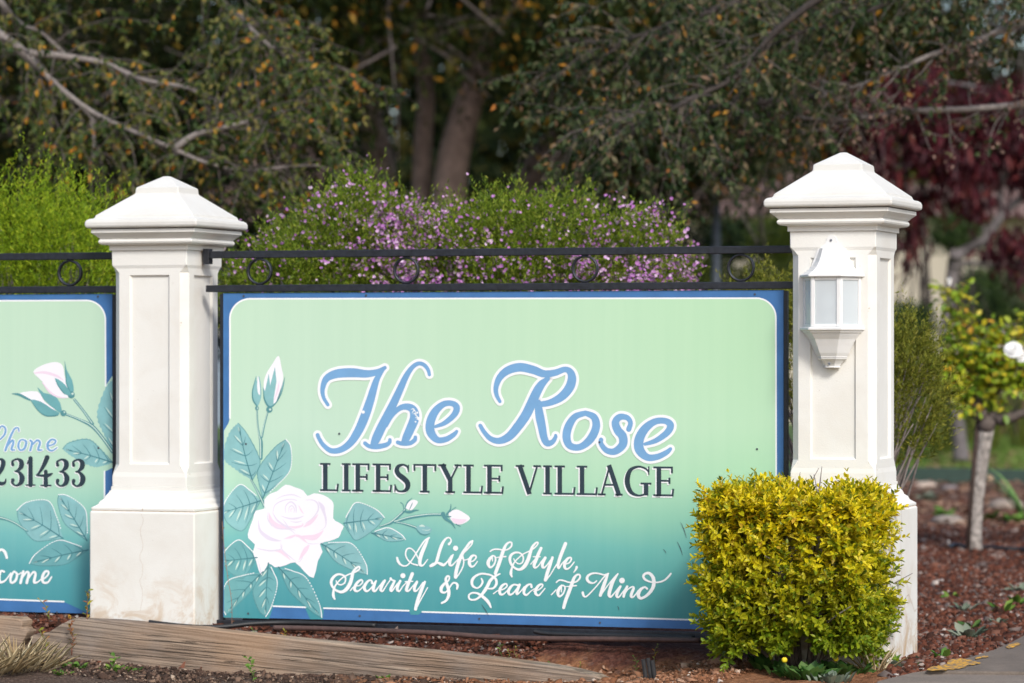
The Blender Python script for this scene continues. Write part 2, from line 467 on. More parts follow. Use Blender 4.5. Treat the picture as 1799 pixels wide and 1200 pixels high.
def ring8(h, c, z):
    c = max(c, .0015)
    return [Vector(p) for p in ((-h + c, -h, z), (h - c, -h, z), (h, -h + c, z), (h, h - c, z), (h - c, h, z), (-h + c, h, z), (-h, h - c, z), (-h, -h + c, z))]
def pillar(label, c, dz, base_z, crack_seed):
    t = thing('gate_pillar', label, 'pillar', (c.x, c.y, dz), PYAW, 'rendered gate pillars')
    # plinth
    mb = MB(); P = .1815
    z0 = base_z - dz - .12
    mb.loft([ring8(P, .003, z0), ring8(P, .003, .440), ring8(P - .002, .003, .446)])
    mb.build('plinth', STUCCO, t, local=True, bevel=.004)
    # stepped base moulding
    mb = MB()
    prof = [(P - .006, .4465), (P - .003, .450), (P - .003, .456), (P - .010, .460), (P - .019, .466), (P - .021, .471), (P - .024, .476), (P - .033, .483), (P - .035, .489),
            (P - .038, .494), (P - .044, .502), (P - .0455, .508), (P - .049, .509), (P - .049, .521), (P - .053, .522)]
    mb.loft([ring8(h, .003, z) for h, z in prof])
    mb.build('base_moulding', STUCCO, t, local=True)
    # thin dirt line where moulding meets plinth
    mb = MB(); mb.loft([ring8(P - .0045, .003, .4462), ring8(P - .0045, .003, .4492)]); mb.build('joint_line', CRACK, t, local=True)
    # shaft: stopped chamfers and a sunk panel on each face
    S = .127; CH = .022
    mb = MB()
    B = .129
    lo = [(B, .002, .5225), (B, .002, .552), (S, .004, .566), (S, CH, .590)]
    hi = [(S, CH, 1.192), (S, .010, 1.206), (S + .003, .003, 1.216), (S + .003, .002, 1.2625)]
    mb.loft([ring8(*a) for a in lo], cap1=False)
    mb.loft([ring8(*a) for a in hi], cap0=False)
    zA, zB = .590, 1.192
    a = S - CH
    pa, pz0, pz1, dep = .069, .592, 1.185, .008
    for k in range(4):
        Mx = Matrix.Rotation(k * math.pi / 2, 4, 'Z')
        def q(x, z, y=-S): return Mx @ Vector((x, y, z))
        o = [q(-a, zA), q(a, zA), q(a, zB), q(-a, zB)]
        i = [q(-pa, pz0), q(pa, pz0), q(pa, pz1), q(-pa, pz1)]
        e = .005
        d = [q(-pa + e, pz0 + e, -S + dep), q(pa - e, pz0 + e, -S + dep), q(pa - e, pz1 - e, -S + dep), q(-pa + e, pz1 - e, -S + dep)]
        mb.add(o + i + d, [(0, 1, 5, 4), (1, 2, 6, 5), (2, 3, 7, 6), (3, 0, 4, 7), (4, 5, 9, 8), (5, 6, 10, 9), (6, 7, 11, 10), (7, 4, 8, 11), (8, 9, 10, 11)])
        mb.add([q(a, zA), Mx @ Vector((S, -a, zA)), Mx @ Vector((S, -a, zB)), q(a, zB)], [(0, 1, 2, 3)])
    mb.build('shaft', STUCCO, t, local=True)
    # cornice under the cap
    mb = MB()
    K = HALF
    mb.loft([ring8(h, .002, z) for h, z in [(.136, 1.263), (.136, 1.2765), (.137, 1.2785), (.155, 1.281), (.160, 1.285), (.162, 1.290), (.160, 1.2955), (.157, 1.2985), (.160, 1.3005), (.166, 1.307), (.174, 1.3135),
                                            (.1785, 1.3175), (.1785, 1.328), (.176, 1.3285)]])
    mb.build('cornice', STUCCO, t, local=True)
    mb = MB(); mb.loft([ring8(.1775, .002, 1.3287), ring8(.1775, .002, 1.3312)]); mb.build('grime_line', GRIME, t, local=True)
    mb = MB()
    mb.loft([ring8(h, .003, z) for h, z in [(K - .009, 1.3315), (K - .002, 1.3345), (K, 1.340), (K, 1.349), (K - .003, 1.356), (K - .010, 1.3605), (K - .020, 1.3625), (K - .0225, 1.3655), (K - .025, 1.372), (K - .030, 1.376),
                                            (.0775, 1.442), (.076, 1.445), (.0745, 1.4605), (.072, 1.463), (.010, 1.4995), (.0012 * 2, 1.5005)]])
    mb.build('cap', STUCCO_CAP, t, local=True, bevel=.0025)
    # hairline cracks
    rr = random.Random(crack_seed)
    mb = MB()
    def crackline(pts, y, w=.0004):
        vs = []
        for i, (x, z) in enumerate(pts):
            x += rr.uniform(-.003, .003)
            vs += [Vector((x - w, y, z)), Vector((x + w, y, z))]
        mb.add(vs, [(2 * i, 2 * i + 1, 2 * i + 3, 2 * i + 2) for i in range(len(pts) - 1)])
    x0 = .0 if crack_seed == 1 else .1
    crackline([(x0 + .004 * math.sin(k * 1.3), .44 - k * .016) for k in range(20 if crack_seed == 1 else 12)], -P - .0006)
    crackline([(x0 + .004, .4495), (x0 + .002, .456)], -P + .0024, .0014)
    if crack_seed != 1:
        o = len(mb.v)
        tmp = MB()
        vs = []
        for k in range(14):
            y = -P + .01 + k * .026; z = .16 + .03 * math.sin(k * .9) + rr.uniform(-.006, .006)
            vs += [Vector((P + .0006, y, z - .0011)), Vector((P + .0006, y, z + .0011))]
        mb.add(vs, [(2 * i, 2 * i + 1, 2 * i + 3, 2 * i + 2) for i in range(13)])
        vs = []
        for k in range(18):
            z = .44 - k * .021; y = -.03 + .006 * math.sin(k) + rr.uniform(-.002, .002)
            vs += [Vector((P + .0006, y - .0009, z)), Vector((P + .0006, y + .0009, z))]
        mb.add(vs, [(2 * i, 2 * i + 1, 2 * i + 3, 2 * i + 2) for i in range(17)])
    mb.build('crack', CRACK, t, local=True)
    return t
pillar('cream rendered pillar with stepped cap standing between the two painted signs', PL_, -.036, .06, 1)
lamp_pillar = pillar('cream rendered pillar with pyramid cap that carries the white wall lantern', PR_, 0.0, 0.0, 2)

# ---------------------------------------------------------------- wall lantern on the right pillar
WHITE = plain('white_enamel', (.74, .74, .725), .35, .03, 40, 0, 0, .5)
STEEL = plain('screw_steel', (.35, .37, .42), .35, .2, 90, 0, .9)
def frost():
    m, nt, b = new_mat('frosted_glass')
    b.inputs['Base Color'].default_value = (.80, .85, .87, 1); b.inputs['Roughness'].default_value = .32
    b.inputs['Transmission Weight'].default_value = .2; b.inputs['IOR'].default_value = 1.3
    tr = nt.nodes.new('ShaderNodeBsdfTransparent'); tr.inputs['Color'].default_value = (.9, .93, .93, 1)
    ms = nt.nodes.new('ShaderNodeMixShader'); ms.inputs[0].default_value = .38
    nt.links.new(b.outputs[0], ms.inputs[1]); nt.links.new(tr.outputs[0], ms.inputs[2]); nt.links.new(ms.outputs[0], nt.nodes['Material Output'].inputs['Surface'])
    return m
FROST = frost()
BULB = plain('bulb_glass', (.85, .85, .85), .3, .02)
def lantern():
    M0 = lamp_pillar.matrix_basis
    p = M0 @ Vector((-.002, -.1275, 1.05))
    t = thing('wall_lantern', 'white half hexagon wall lantern with frosted panes screwed to the right pillar', 'lantern', p, PYAW)
    zo = -1.05
    def hexr(a, z, back=.0, dscale=1.0):   # half hexagon on the face plane y=0, bulging towards -y
        d = a * .87 * dscale
        return [Vector((-a, back, z + zo)), Vector((-a * .5, -d, z + zo)), Vector((a * .5, -d, z + zo)), Vector((a, back, z + zo))]
    mb = MB()   # back plate
    outl = []
    for k in range(13):
        an = math.pi * k / 12; outl.append((.015 * math.cos(an), 1.236 + .015 * math.sin(an)))
    outl = [(.042, 1.210), (.034, 1.2135), (.022, 1.224)] + outl + [(-.022, 1.224), (-.034, 1.2135), (-.042, 1.210), (-.072, 1.135), (-.084, 1.13), (-.084, .975), (-.07, .95), (-.04, .895), (-.022, .868), (.022, .868), (.04, .895), (.07, .95), (.084, .975), (.084, 1.13), (.072, 1.135)]
    n = len(outl)
    mb.add([Vector((x, 0.012, z + zo)) for x, z in outl] + [Vector((x, -.006, z + zo)) for x, z in outl],
           [tuple(range(n, 2 * n))] + [(i, i + n, (i + 1) % n + n, (i + 1) % n) for i in range(n)])
    mb.build('back_plate', WHITE, t, local=True)
    mb = MB()
    mb.loft([hexr(a, z) for a, z in [(.040, 1.2125), (.041, 1.208), (.044, 1.200), (.048, 1.188), (.054, 1.174), (.063, 1.160), (.073, 1.150), (.0765, 1.1485), (.0775, 1.1455), (.080, 1.145), (.094, 1.136), (.0985, 1.134), (.099, 1.1285), (.094, 1.1265)]])
    mb.build('hood', WHITE, t, local=True, bevel=.0012)
    mb = MB()
    mb.loft([hexr(a, z) for a, z in [(.094, .9805), (.099, .978), (.0985, .972), (.092, .969), (.0905, .9645), (.085, .963), (.083, .9585), (.072, .945), (.062, .925), (.053, .905), (.047, .8955), (.0465, .8915)]])
    mb.build('bowl', WHITE, t, local=True, bevel=.0012)
    mb = MB()
    mb.loft([hexr(a, z) for a, z in [(.046, .8910), (.045, .8875), (.036, .882), (.028, .873), (.024, .8665), (.0255, .865), (.0250, .862), (.0215, .8605)]])
    mb.build('finial', WHITE, t, local=True)
    # glazing frame: corner posts and rails
    A = .0865
    c = hexr(A, 0); top, bot = 1.1262, .981
    fr = MB()
    sides = [(c[0], c[1]), (c[1], c[2]), (c[2], c[3])]
    panes = []
    for i, (p0, p1) in enumerate(sides):
        d = (p1 - p0); Ls = d.length; e1 = d.normalized(); e1 = Vector((e1.x, e1.y, 0)); nrm = Vector((e1.y, -e1.x, 0))
        mid = (p0 + p1) / 2
        def bxx(off, zc, hx, hz, hy=.0035):
            fr.box(Vector((mid.x, mid.y, 0)) + e1 * off + nrm * (-.002) + Vector((0, 0, zc + zo)), hx, hy, hz, e1, nrm)
        w = .0085
        bxx(-Ls / 2 + w * .62, (top + bot) / 2, w * .6, (top - bot) / 2)
        bxx(Ls / 2 - w * .62, (top + bot) / 2, w * .6, (top - bot) / 2)
        bxx(0, top - .004, Ls / 2 - w * 1.25, .004, .0032); bxx(0, bot + .004, Ls / 2 - w * 1.25, .004, .0032)
        pm = MB()
        pm.box(Vector((mid.x, mid.y, (top + bot) / 2 + zo)) - nrm * .003, Ls / 2 - w * 1.2, .0012, (top - bot) / 2 - .007, e1, nrm)
        panes.append(pm)
    fr.build('glazing_frame', WHITE, t, local=True, bevel=.001)
    for pm in panes: pm.build('pane', FROST, t, local=True)
    mb = MB(); mb.ball((0, -.040, 1.050 + zo), .027, 14, 10, 0, (1, 1, 1.15)); mb.tube([(0, -.040, 1.03 + zo), (0, -.040, .982 + zo)], [.017, .015], 12)
    mb.build('bulb', BULB, t, local=True)
    for z, y in ((1.2355, -.0062), (.8735, -.027)):
        mb = MB(); mb.tube([(-.002, y + .004, z + zo), (-.002, y - .0022, z + zo)], [.0042, .0036], 12)
        mb.box(Vector((-.002, y - .0024, z + zo)), .003, .0003, .0006, mi=1)
        mb.build('screw', [STEEL, GRIME], t, local=True)
lantern()

# ---------------------------------------------------------------- timber sleepers, hoses, stake
def wood():
    m, nt, b = new_mat('weathered_pine')
    pos = objco(nt)
    mp = nt.nodes.new('ShaderNodeMapping'); mp.inputs['Rotation'].default_value = (0, R(-5.3), R(18)); nt.links.new(pos, mp.inputs['Vector'])
    mp2 = nt.nodes.new('ShaderNodeMapping'); mp2.inputs['Scale'].default_value = (1.6, 6, 46); nt.links.new(mp.outputs[0], mp2.inputs['Vector'])
    n = noise(nt, 1.0, 7, .62, mp2.outputs[0], .9)
    mp3 = nt.nodes.new('ShaderNodeMapping'); mp3.inputs['Scale'].default_value = (4, 20, 260); nt.links.new(mp.outputs[0], mp3.inputs['Vector'])
    n2 = noise(nt, 1.0, 4, .6, mp3.outputs[0], .3); n3 = noise(nt, 7, 4, .6, pos)
    c = ramp(nt, n.outputs['Fac'], [(.22, (.09, .066, .052)), (.38, (.21, .155, .115)), (.5, (.33, .25, .185)), (.62, (.40, .31, .23)), (.8, (.44, .38, .31))]).outputs['Color']
    c = mix(nt, ramp(nt, n2.outputs['Fac'], [(.40, .8), (.52, 0.0)]).outputs['Color'], c, (.09, .07, .055))
    c = mix(nt, ramp(nt, n3.outputs['Fac'], [(.45, 0.0), (.75, .55)]).outputs['Color'], c, (.30, .26, .225))
    wv = nt.nodes.new('ShaderNodeTexWave'); wv.wave_type = 'BANDS'; wv.bands_direction = 'Z'; wv.inputs['Scale'].default_value = 21
    wv.inputs['Distortion'].default_value = 1.8; wv.inputs['Detail'].default_value = 3; wv.inputs['Detail Scale'].default_value = .35; wv.inputs['Detail Roughness'].default_value = .6
    mp4 = nt.nodes.new('ShaderNodeMapping'); mp4.inputs['Scale'].default_value = (.10, .3, 1); nt.links.new(mp.outputs[0], mp4.inputs['Vector']); nt.links.new(mp4.outputs[0], wv.inputs['Vector'])
    c = mix(nt, ramp(nt, wv.outputs['Fac'], [(.0, .62), (.22, .0)]).outputs['Color'], c, (.10, .075, .058))
    n5 = noise(nt, 2.2, 3, .5, mp.outputs[0]); c = mix(nt, ramp(nt, n5.outputs['Fac'], [(.48, 0.0), (.68, .5)]).outputs['Color'], c, (.42, .26, .15))
    n6 = noise(nt, 320, 3, .6, pos); c = mix(nt, ramp(nt, n6.outputs['Fac'], [(.3, .35), (.5, 0.0)]).outputs['Color'], c, (.12, .09, .07))
    nt.links.new(c, b.inputs['Base Color']); b.inputs['Roughness'].default_value = .85; b.inputs['Specular IOR Level'].default_value = .2
    bump(nt, b, n.outputs['Fac'], .5, .004)
    return m
WOOD = wood()
DARKWOOD = plain('charred_wood', (.018, .017, .017), .8, .5, 50, .6)
SPLIT = plain('dark_split', (.035, .026, .02), .95, .4, 40)
def timber(label, outl, v=.27, dep=.075, cat='timber', checks=70, x_rng=(60, 960)):
    fr = [onwall(x, y, v) for x, y in outl]
    bk = [p + WBACK * dep for p in fr]
    mb = MB(); n = len(fr)
    mb.add(fr + bk, [tuple(reversed(range(n))), tuple(range(n, 2 * n))] + [(i, (i + 1) % n, (i + 1) % n + n, i + n) for i in range(n)])
    base = wpt(*uv(fr[0]), 0)
    o = mb.build('timber_sleeper', WOOD, base=base, bevel=.004)
    o.matrix_basis = Matrix.Translation(base)
    g = random.Random(int(fr[0].x * 1e4)); cr = MB()
    for i in range(checks):      # drying splits that follow the grain, a thin dark wedge each
        x = g.uniform(x_rng[0], x_rng[1]); yt = np.interp(x, [-420, 0, 128, 600, 886, 1079], [1066, 1090, 1092, 1135, 1163, 1204]); yb = np.interp(x, [-420, 0, 77, 443, 600, 1079], [1124, 1146, 1154, 1189, 1212, 1225])
        f = g.random(); y = yt + 3 + (yb - yt - 8) * f; ln = g.uniform(20, 150); w = g.uniform(.12, .42); vs = []
        for k in range(9):
            q = k / 8; yy = y + ln * q * .088 + g.uniform(-.5, .5); ww = w * math.sin(math.pi * min(.97, q + .03)) + .1
            vs += [onwall(x + ln * q, yy - ww, v + .0012), onwall(x + ln * q, yy + ww, v + .0012)]
        cr.add(vs, [(2 * k, 2 * k + 1, 2 * k + 3, 2 * k + 2) for k in range(8)])
    c_ = cr.build('drying_split', SPLIT, o); c_['kind'] = 'stuff'
    return tag(o, label, cat, 'old garden edging timbers')
main_t = [(52, 1119), (62, 1114), (83, 1112), (105, 1098), (126, 1087.5), (200, 1091), (352, 1103.5), (372, 1107), (480, 1119), (600, 1131), (760, 1145), (886, 1159.5), (960, 1169), (1010, 1178), (1046, 1187), (1083, 1206), (1100, 1240),
          (600, 1222), (443, 1196), (333, 1184), (200, 1170), (77, 1160), (60, 1150)]
timber('long weathered sleeper with split end lying below the rose sign', main_t, .27)
timber('short grey sleeper end at the left edge before the second sign', [(-420, 1060), (-200, 1072), (0, 1085), (30, 1086), (40, 1092), (38, 1104), (48, 1110), (43, 1122), (35, 1135), (42, 1150), (20, 1152), (-420, 1130)], .285, checks=14, x_rng=(-300, -10))

HOSE_B = plain('brown_hose', (.075, .042, .036), .6, .25, 60)
HOSE_K = plain('black_hose', (.014, .014, .016), .5, .3, 60)
def hose(name, label, px, v, r, mat):
    pts = catmull([tuple(onwall(x, y, vv)) for (x, y), vv in zip(px, v)], 8)
    mb = MB(); mb.tube(pts, r, 8)
    b = Vector(pts[0])
    return tag(mb.build(name, mat, base=b), label, 'hose')
hose('garden_hose', 'brown poly pipe running along the foot of the rose sign', [(480, 1103), (540, 1104), (640, 1107), (760, 1112), (860, 1119), (960, 1122), (1080, 1123), (1230, 1125)], [.10, .09, .09, .09, .09, .08, .08, .08], .0082, HOSE_B)
hose('garden_hose', 'black pipe curving from the left pillar foot under the sign', [(262, 1093), (300, 1098), (350, 1102), (395, 1101), (440, 1096), (500, 1094), (580, 1096), (660, 1099)], [.225, .22, .20, .16, .12, .07, .055, .05], .0075, HOSE_K)
hose('garden_hose', 'thin black irrigation pipe beside the brown pipe near the hedge', [(938, 1109), (960, 1113), (1020, 1115.5), (1100, 1117), (1220, 1120)], [.05, .05, .05, .05, .05], .0065, HOSE_K)
mb = MB()
fr = onwall(1143, 1180, .42)
for sx, h, w in ((-.014, .125, .008), (0, .14, .0075), (.013, .118, .008)):
    mb.tube([fr + WDIR * (sx + .012) + Vector((0, 0, -.10)), fr + WDIR * (sx - .008) + Vector((0, 0, h * .28))], [w, w * .9], 6)
tag(mb.build('wooden_stake', DARKWOOD, base=(fr.x, fr.y, fr.z - .04)), 'charred black stake stump in the bare soil left of the hedge', 'stake')
# ---------------------------------------------------------------- painted signs
def paint(name, col, rough=.45, var=.05): return plain(name, col, rough, var, 18, 0, 0, .35)
def panel_green():
    m, nt, b = new_mat('painted_green_fade')
    pos = geopos(nt)
    sep = nt.nodes.new('ShaderNodeSeparateXYZ'); nt.links.new(pos, sep.inputs[0])
    dx = nt.nodes.new('ShaderNodeVectorMath'); dx.operation = 'DOT_PRODUCT'; nt.links.new(pos, dx.inputs[0]); dx.inputs[1].default_value = (WDIR.x, WDIR.y, 0)
    n = noise(nt, 2.2, 4, .5, pos)
    ma = nt.nodes.new('ShaderNodeMath'); ma.operation = 'MULTIPLY_ADD'; ma.inputs[1].default_value = .10; nt.links.new(n.outputs['Fac'], ma.inputs[0]); nt.links.new(sep.outputs['Z'], ma.inputs[2])
    mr = nt.nodes.new('ShaderNodeMapRange'); mr.inputs[1].default_value = .13; mr.inputs[2].default_value = 1.15; nt.links.new(ma.outputs[0], mr.inputs[0])
    stops = [(.0, (68, 156, 166)), (.13, (88, 170, 177)), (.24, (120, 194, 192)), (.33, (158, 214, 196)), (.43, (188, 228, 202)), (.58, (203, 234, 211)), (.75, (203, 234, 208)), (1.0, (203, 234, 206))]
    c = ramp(nt, mr.outputs[0], [(p, tuple(x * .80 for x in srgb(*q))) for p, q in stops]).outputs['Color']
    # the panel colour is paler at the left end and greener at the right end
    mu = nt.nodes.new('ShaderNodeMapRange'); u0 = WORG.x * WDIR.x + WORG.y * WDIR.y
    mu.inputs[1].default_value = u0 + .5; mu.inputs[2].default_value = u0 + 1.9; mu.inputs[3].default_value = 0; mu.inputs[4].default_value = 1
    nt.links.new(dx.outputs['Value'], mu.inputs[0])
    c = mix(nt, mu.outputs[0], c, mix(nt, 1.0, c, (.90, 1.0, .86), 'MULTIPLY'))
    # streaks of weathering running down
    mp = nt.nodes.new('ShaderNodeMapping'); mp.inputs['Scale'].default_value = (30, 30, 1.2); nt.links.new(pos, mp.inputs['Vector'])
    s = noise(nt, 1, 4, .6, mp.outputs[0])
    c = mix(nt, .03, c, ramp(nt, s.outputs['Fac'], [(.35, (.25, .42, .36)), (.65, (.75, .85, .72))]).outputs['Color'])
    nt.links.new(c, b.inputs['Base Color']); b.inputs['Roughness'].default_value = .5; b.inputs['Specular IOR Level'].default_value = .3
    return m
GREEN = panel_green()
BLUE = paint('border_blue', tuple(x * .85 for x in srgb(70, 120, 176)), .45, .10)
LBLUE = paint('letter_blue', tuple(x * .84 for x in srgb(124, 173, 217)), .45, .05)
WPAINT = paint('white_paint', (.80, .82, .82), .45, .02)
BLACKP = paint('letter_black', tuple(x * .9 for x in srgb(46, 62, 72)), .45, .15)
TEAL = paint('leaf_teal', tuple(x * .78 for x in srgb(146, 200, 202)), .45, .10)
TEALD = paint('leaf_teal_deep', tuple(x * .78 for x in srgb(118, 182, 186)), .45, .10)
TVEIN = paint('vein_teal', tuple(x * .75 for x in srgb(78, 142, 150)), .5, .08)
TEDGE = paint('leaf_edge', tuple(x * .75 for x in srgb(96, 160, 164)), .5, .08)
MINT = paint('leaf_highlight', tuple(x * .8 for x in srgb(214, 238, 226)), .5, .05)
PETAL = paint('petal_white', (.80, .79, .82), .5, .015)
LILAC = paint('petal_lilac', tuple(x * .83 for x in srgb(233, 226, 242)), .5, .02)
PINK = paint('petal_pink', tuple(x * .83 for x in srgb(246, 224, 240)), .5, .02)
BLACKM = plain('black_rail_paint', (.012, .014, .020), .42, .45, 60, .25, 0, .5)
SCREWD = plain('dark_screw', (.06, .07, .09), .5, .2)

PAN_OFF = .004   # panel skin in front of the sign plane
class Art:
    """flat paint on the sign skin: every point is given in a zoomed photo frame and lies on the sign plane"""
    layer = 0
    def __init__(s, scale, ox, oy, xmin=-1e9, xmax=1e9):
        s.k, s.ox, s.oy, s.xmin, s.xmax = scale, ox, oy, xmin, xmax
    def P(s, x, y, z):
        px = min(max(s.ox + x / s.k, s.xmin), s.xmax)
        return onwall(px, s.oy + y / s.k, PAN_OFF + z * ZK)
    def ribbon(s, mb, pts, z, grow=0, n=7, wk=1.0, flat=False):
        pts = [(p[0], p[1], p[2] * wk + grow) for p in pts]
        c = catmull(pts, n) if len(pts) > 2 else [tuple(map(float, p)) for p in pts]
        if len(c) < 2: return
        L = []; Rr = []; k = len(c)
        for i in range(k):
            x, y, w = c[i]; w = max(w, .5)
            x0, y0, _ = c[max(i - 1, 0)]; x1, y1, _ = c[min(i + 1, k - 1)]
            tx, ty = x1 - x0, y1 - y0; d = math.hypot(tx, ty) or 1; nx_, ny_ = -ty / d, tx / d
            L.append((x + nx_ * w / 2, y + ny_ * w / 2)); Rr.append((x - nx_ * w / 2, y - ny_ * w / 2))
        z0 = z + Art.layer * .00007; Art.layer = (Art.layer + 1) % 6
        vs = []
        for i in range(k):
            zz = z0 + .0003 * i / k
            vs += [s.P(*L[i], zz), s.P(*Rr[i], zz)]
        fs = [(2 * i, 2 * i + 1, 2 * i + 3, 2 * i + 2) for i in range(k - 1)]
        mb.add(vs, fs)
        if not flat:
            for (x, y, w), (xb, yb, _), zz in ((c[0], c[1], z0), (c[-1], c[-2], z0 + .0003)):
                w = max(w, .5); a0 = math.atan2(y - yb, x - xb)
                cv = [s.P(x + w / 2 * math.cos(a0 + math.pi * (j / 8 - .5)), y + w / 2 * math.sin(a0 + math.pi * (j / 8 - .5)), zz) for j in range(9)]
                mb.add(cv, [tuple(range(9))])
    def poly(s, mb, pts, z, smooth=0):
        if smooth: pts = catmull(pts, smooth, True)
        z0 = z + Art.layer * .00007; Art.layer = (Art.layer + 1) % 6
        mb.add([s.P(x, y, z0) for x, y in pts], [tuple(range(len(pts)))])
    def dot(s, mb, x, y, r, z, n=16):
        z0 = z + Art.layer * .00007; Art.layer = (Art.layer + 1) % 6
        mb.add([s.P(x + r * math.cos(2 * math.pi * j / n), y + r * math.sin(2 * math.pi * j / n), z0) for j in range(n)], [tuple(range(n))])

ZK = .22   # every coat of paint is a fraction of a millimetre thick
Z_G, Z_WL, Z_ART, Z_TXT = .0006, .0012, .0020, .0062
ART = {'leaf': (MB(), TEAL), 'leafd': (MB(), TEALD), 'vein': (MB(), TVEIN), 'edge': (MB(), TEDGE), 'mint': (MB(), MINT), 'petal': (MB(), PETAL), 'lilac': (MB(), LILAC), 'pink': (MB(), PINK), 'white': (MB(), WPAINT)}
def art_reset():
    for k in ART: ART[k] = (MB(), ART[k][1])
def A_(k): return ART[k][0]

def art_leaf(F, base, tip, b1, b2, z=Z_ART, dotted=1, deep=False, serr=7, dark=.5, veins=5):
    """b1/b2: a point each side edge passes through; dotted: side with a dotted white rim (1, 2, 0)"""
    bx, by = base; tx, ty = tip
    def side(m):
        c = catmull([base, (bx * .62 + m[0] * .6 - tx * .22 + (tx - bx) * .17, by * .62 + m[1] * .6 - ty * .22 + (ty - by) * .17), m, (tx * .60 + m[0] * .52 - bx * .12, ty * .60 + m[1] * .52 - by * .12), tip], 9)
        return c
    s1, s2 = side(b1), side(b2)
    cx = (bx + tx) / 2; cy = (by + ty) / 2
    def serrate(c):
        out = []
        for i, (x, y) in enumerate(c):
            if 3 < i < len(c) - 1 and i % 2:
                d = math.hypot(x - cx, y - cy) or 1
                out.append((x + (x - cx) / d * serr, y + (y - cy) / d * serr))
            else: out.append((x, y))
        return out
    e1, e2 = serrate(s1), serrate(s2)
    F.poly(A_('leafd' if deep else 'leaf'), e1 + e2[::-1][1:-1], z)
    k = F.k
    F.ribbon(A_('edge'), [(x, y, 1.3 * k * .8) for x, y in (s2 if dotted == 1 else s1)], z + .0006, n=1)
    if dotted:
        ds = s1 if dotted == 1 else s2
        for i in range(5, len(ds) - 1):
            (x, y), (x2, y2) = ds[i], ds[min(i + 1, len(ds) - 1)]
            mx, my = x2 - x, y2 - y; d = math.hypot(mx, my)
            st = max(1, int(d / (6.6 * k)))
            for q in range(st):
                px, py = x + mx * q / st, y + my * q / st
                d2 = math.hypot(px - cx, py - cy) or 1
                ox_, oy_ = (px - cx) / d2, (py - cy) / d2
                F.ribbon(A_('white'), [(px + ox_ * 1.2 * k - mx / d * k * .8, py + oy_ * 1.2 * k - my / d * k * .8, 1.7 * k), (px + ox_ * 1.2 * k + mx / d * k * .9, py + oy_ * 1.2 * k + my / d * k * .9, 1.5 * k)], z + .0012)
    # midrib with a slight bow, side veins, highlights between the veins
    ax, ay = tx - bx, ty - by; ln = math.hypot(ax, ay)
    mid = [(bx + ax * t + (b1[0] + b2[0] - bx - tx) * .5 * .45 * math.sin(math.pi * t) * .5, by + ay * t + (b1[1] + b2[1] - by - ty) * .5 * .45 * math.sin(math.pi * t) * .5) for t in (0, .25, .5, .75, .94)]
    F.ribbon(A_('vein'), [(x, y, w * k) for (x, y), w in zip(mid, (2.2, 1.9, 1.5, 1.1, .6))], z + .0016)
    mc = catmull(mid, 10)
    for sd, s in ((1, s1), (2, s2)):
        for j in range(veins):
            t = .12 + .68 * j / (veins - 1)
            x0, y0 = mc[int(t * (len(mc) - 1))]
            x1, y1 = s[int(min(.97, t + .16) * (len(s) - 1))]
            x1, y1 = x0 + (x1 - x0) * .74, y0 + (y1 - y0) * .74
            xm, ym = (x0 + x1) / 2 - ax / ln * 1.2 * k, (y0 + y1) / 2 - ay / ln * 1.2 * k
            F.ribbon(A_('vein'), [(x0, y0, 1.3 * k), (xm, ym, 1.1 * k), (x1, y1, .4 * k)], z + .0016)
            if sd == 2:
                h0 = (x0 + (x1 - x0) * .12 + ax / ln * 2.6 * k, y0 + (y1 - y0) * .12 + ay / ln * 2.6 * k)
                h1 = (x0 + (x1 - x0) * .82 + ax / ln * 4.0 * k, y0 + (y1 - y0) * .82 + ay / ln * 4.0 * k)
                F.ribbon(A_('mint'), [(*h0, .5 * k), ((h0[0] + h1[0]) / 2, (h0[1] + h1[1]) / 2, 2.6 * k), (*h1, .4 * k)], z + .0012)
def stem(F, pts, z=Z_ART):
    F.ribbon(A_('edge'), pts, z + .0005)
    F.ribbon(A_('mint'), [(x - w * .15, y - w * .2, w * .28) for x, y, w in pts], z + .0010)
def art_build(parent):
    whole = MB(); mats = []
    for k in ART:      # one painted picture: its colours are the materials of one mesh
        mb, m = ART[k]; whole.add(mb.v, mb.f, len(mats)); mats.append(m)
    whole.build('rose_painting', mats, parent)
    art_reset()

PAN_Z0, PAN_Z1 = .075, 1.0925
def panel(t, ua, ub):
    mb = MB()
    c = wpt((ua + ub) / 2, -.002, (PAN_Z0 + PAN_Z1) / 2)
    mb.box(c, (ub - ua) / 2, .0058, (PAN_Z1 - PAN_Z0) / 2, WDIR, WBACK)
    mb.build('panel', BLUE, t)
def green_field(t, F, outl, lines):
    mb = MB(); F.poly(mb, outl, Z_G); mb.build('green_field', GREEN, t)
    mb = MB()
    for l in lines: F.ribbon(mb, [(x, y, 2.8) for x, y in l], Z_WL, n=1)
    mb.build('border_line', WPAINT, t)
def arc(cx, cy, rx, ry, a0, a1, n=8): return [(cx + rx * math.cos(R(a0 + (a1 - a0) * i / n)), cy + ry * math.sin(R(a0 + (a1 - a0) * i / n))) for i in range(n + 1)]

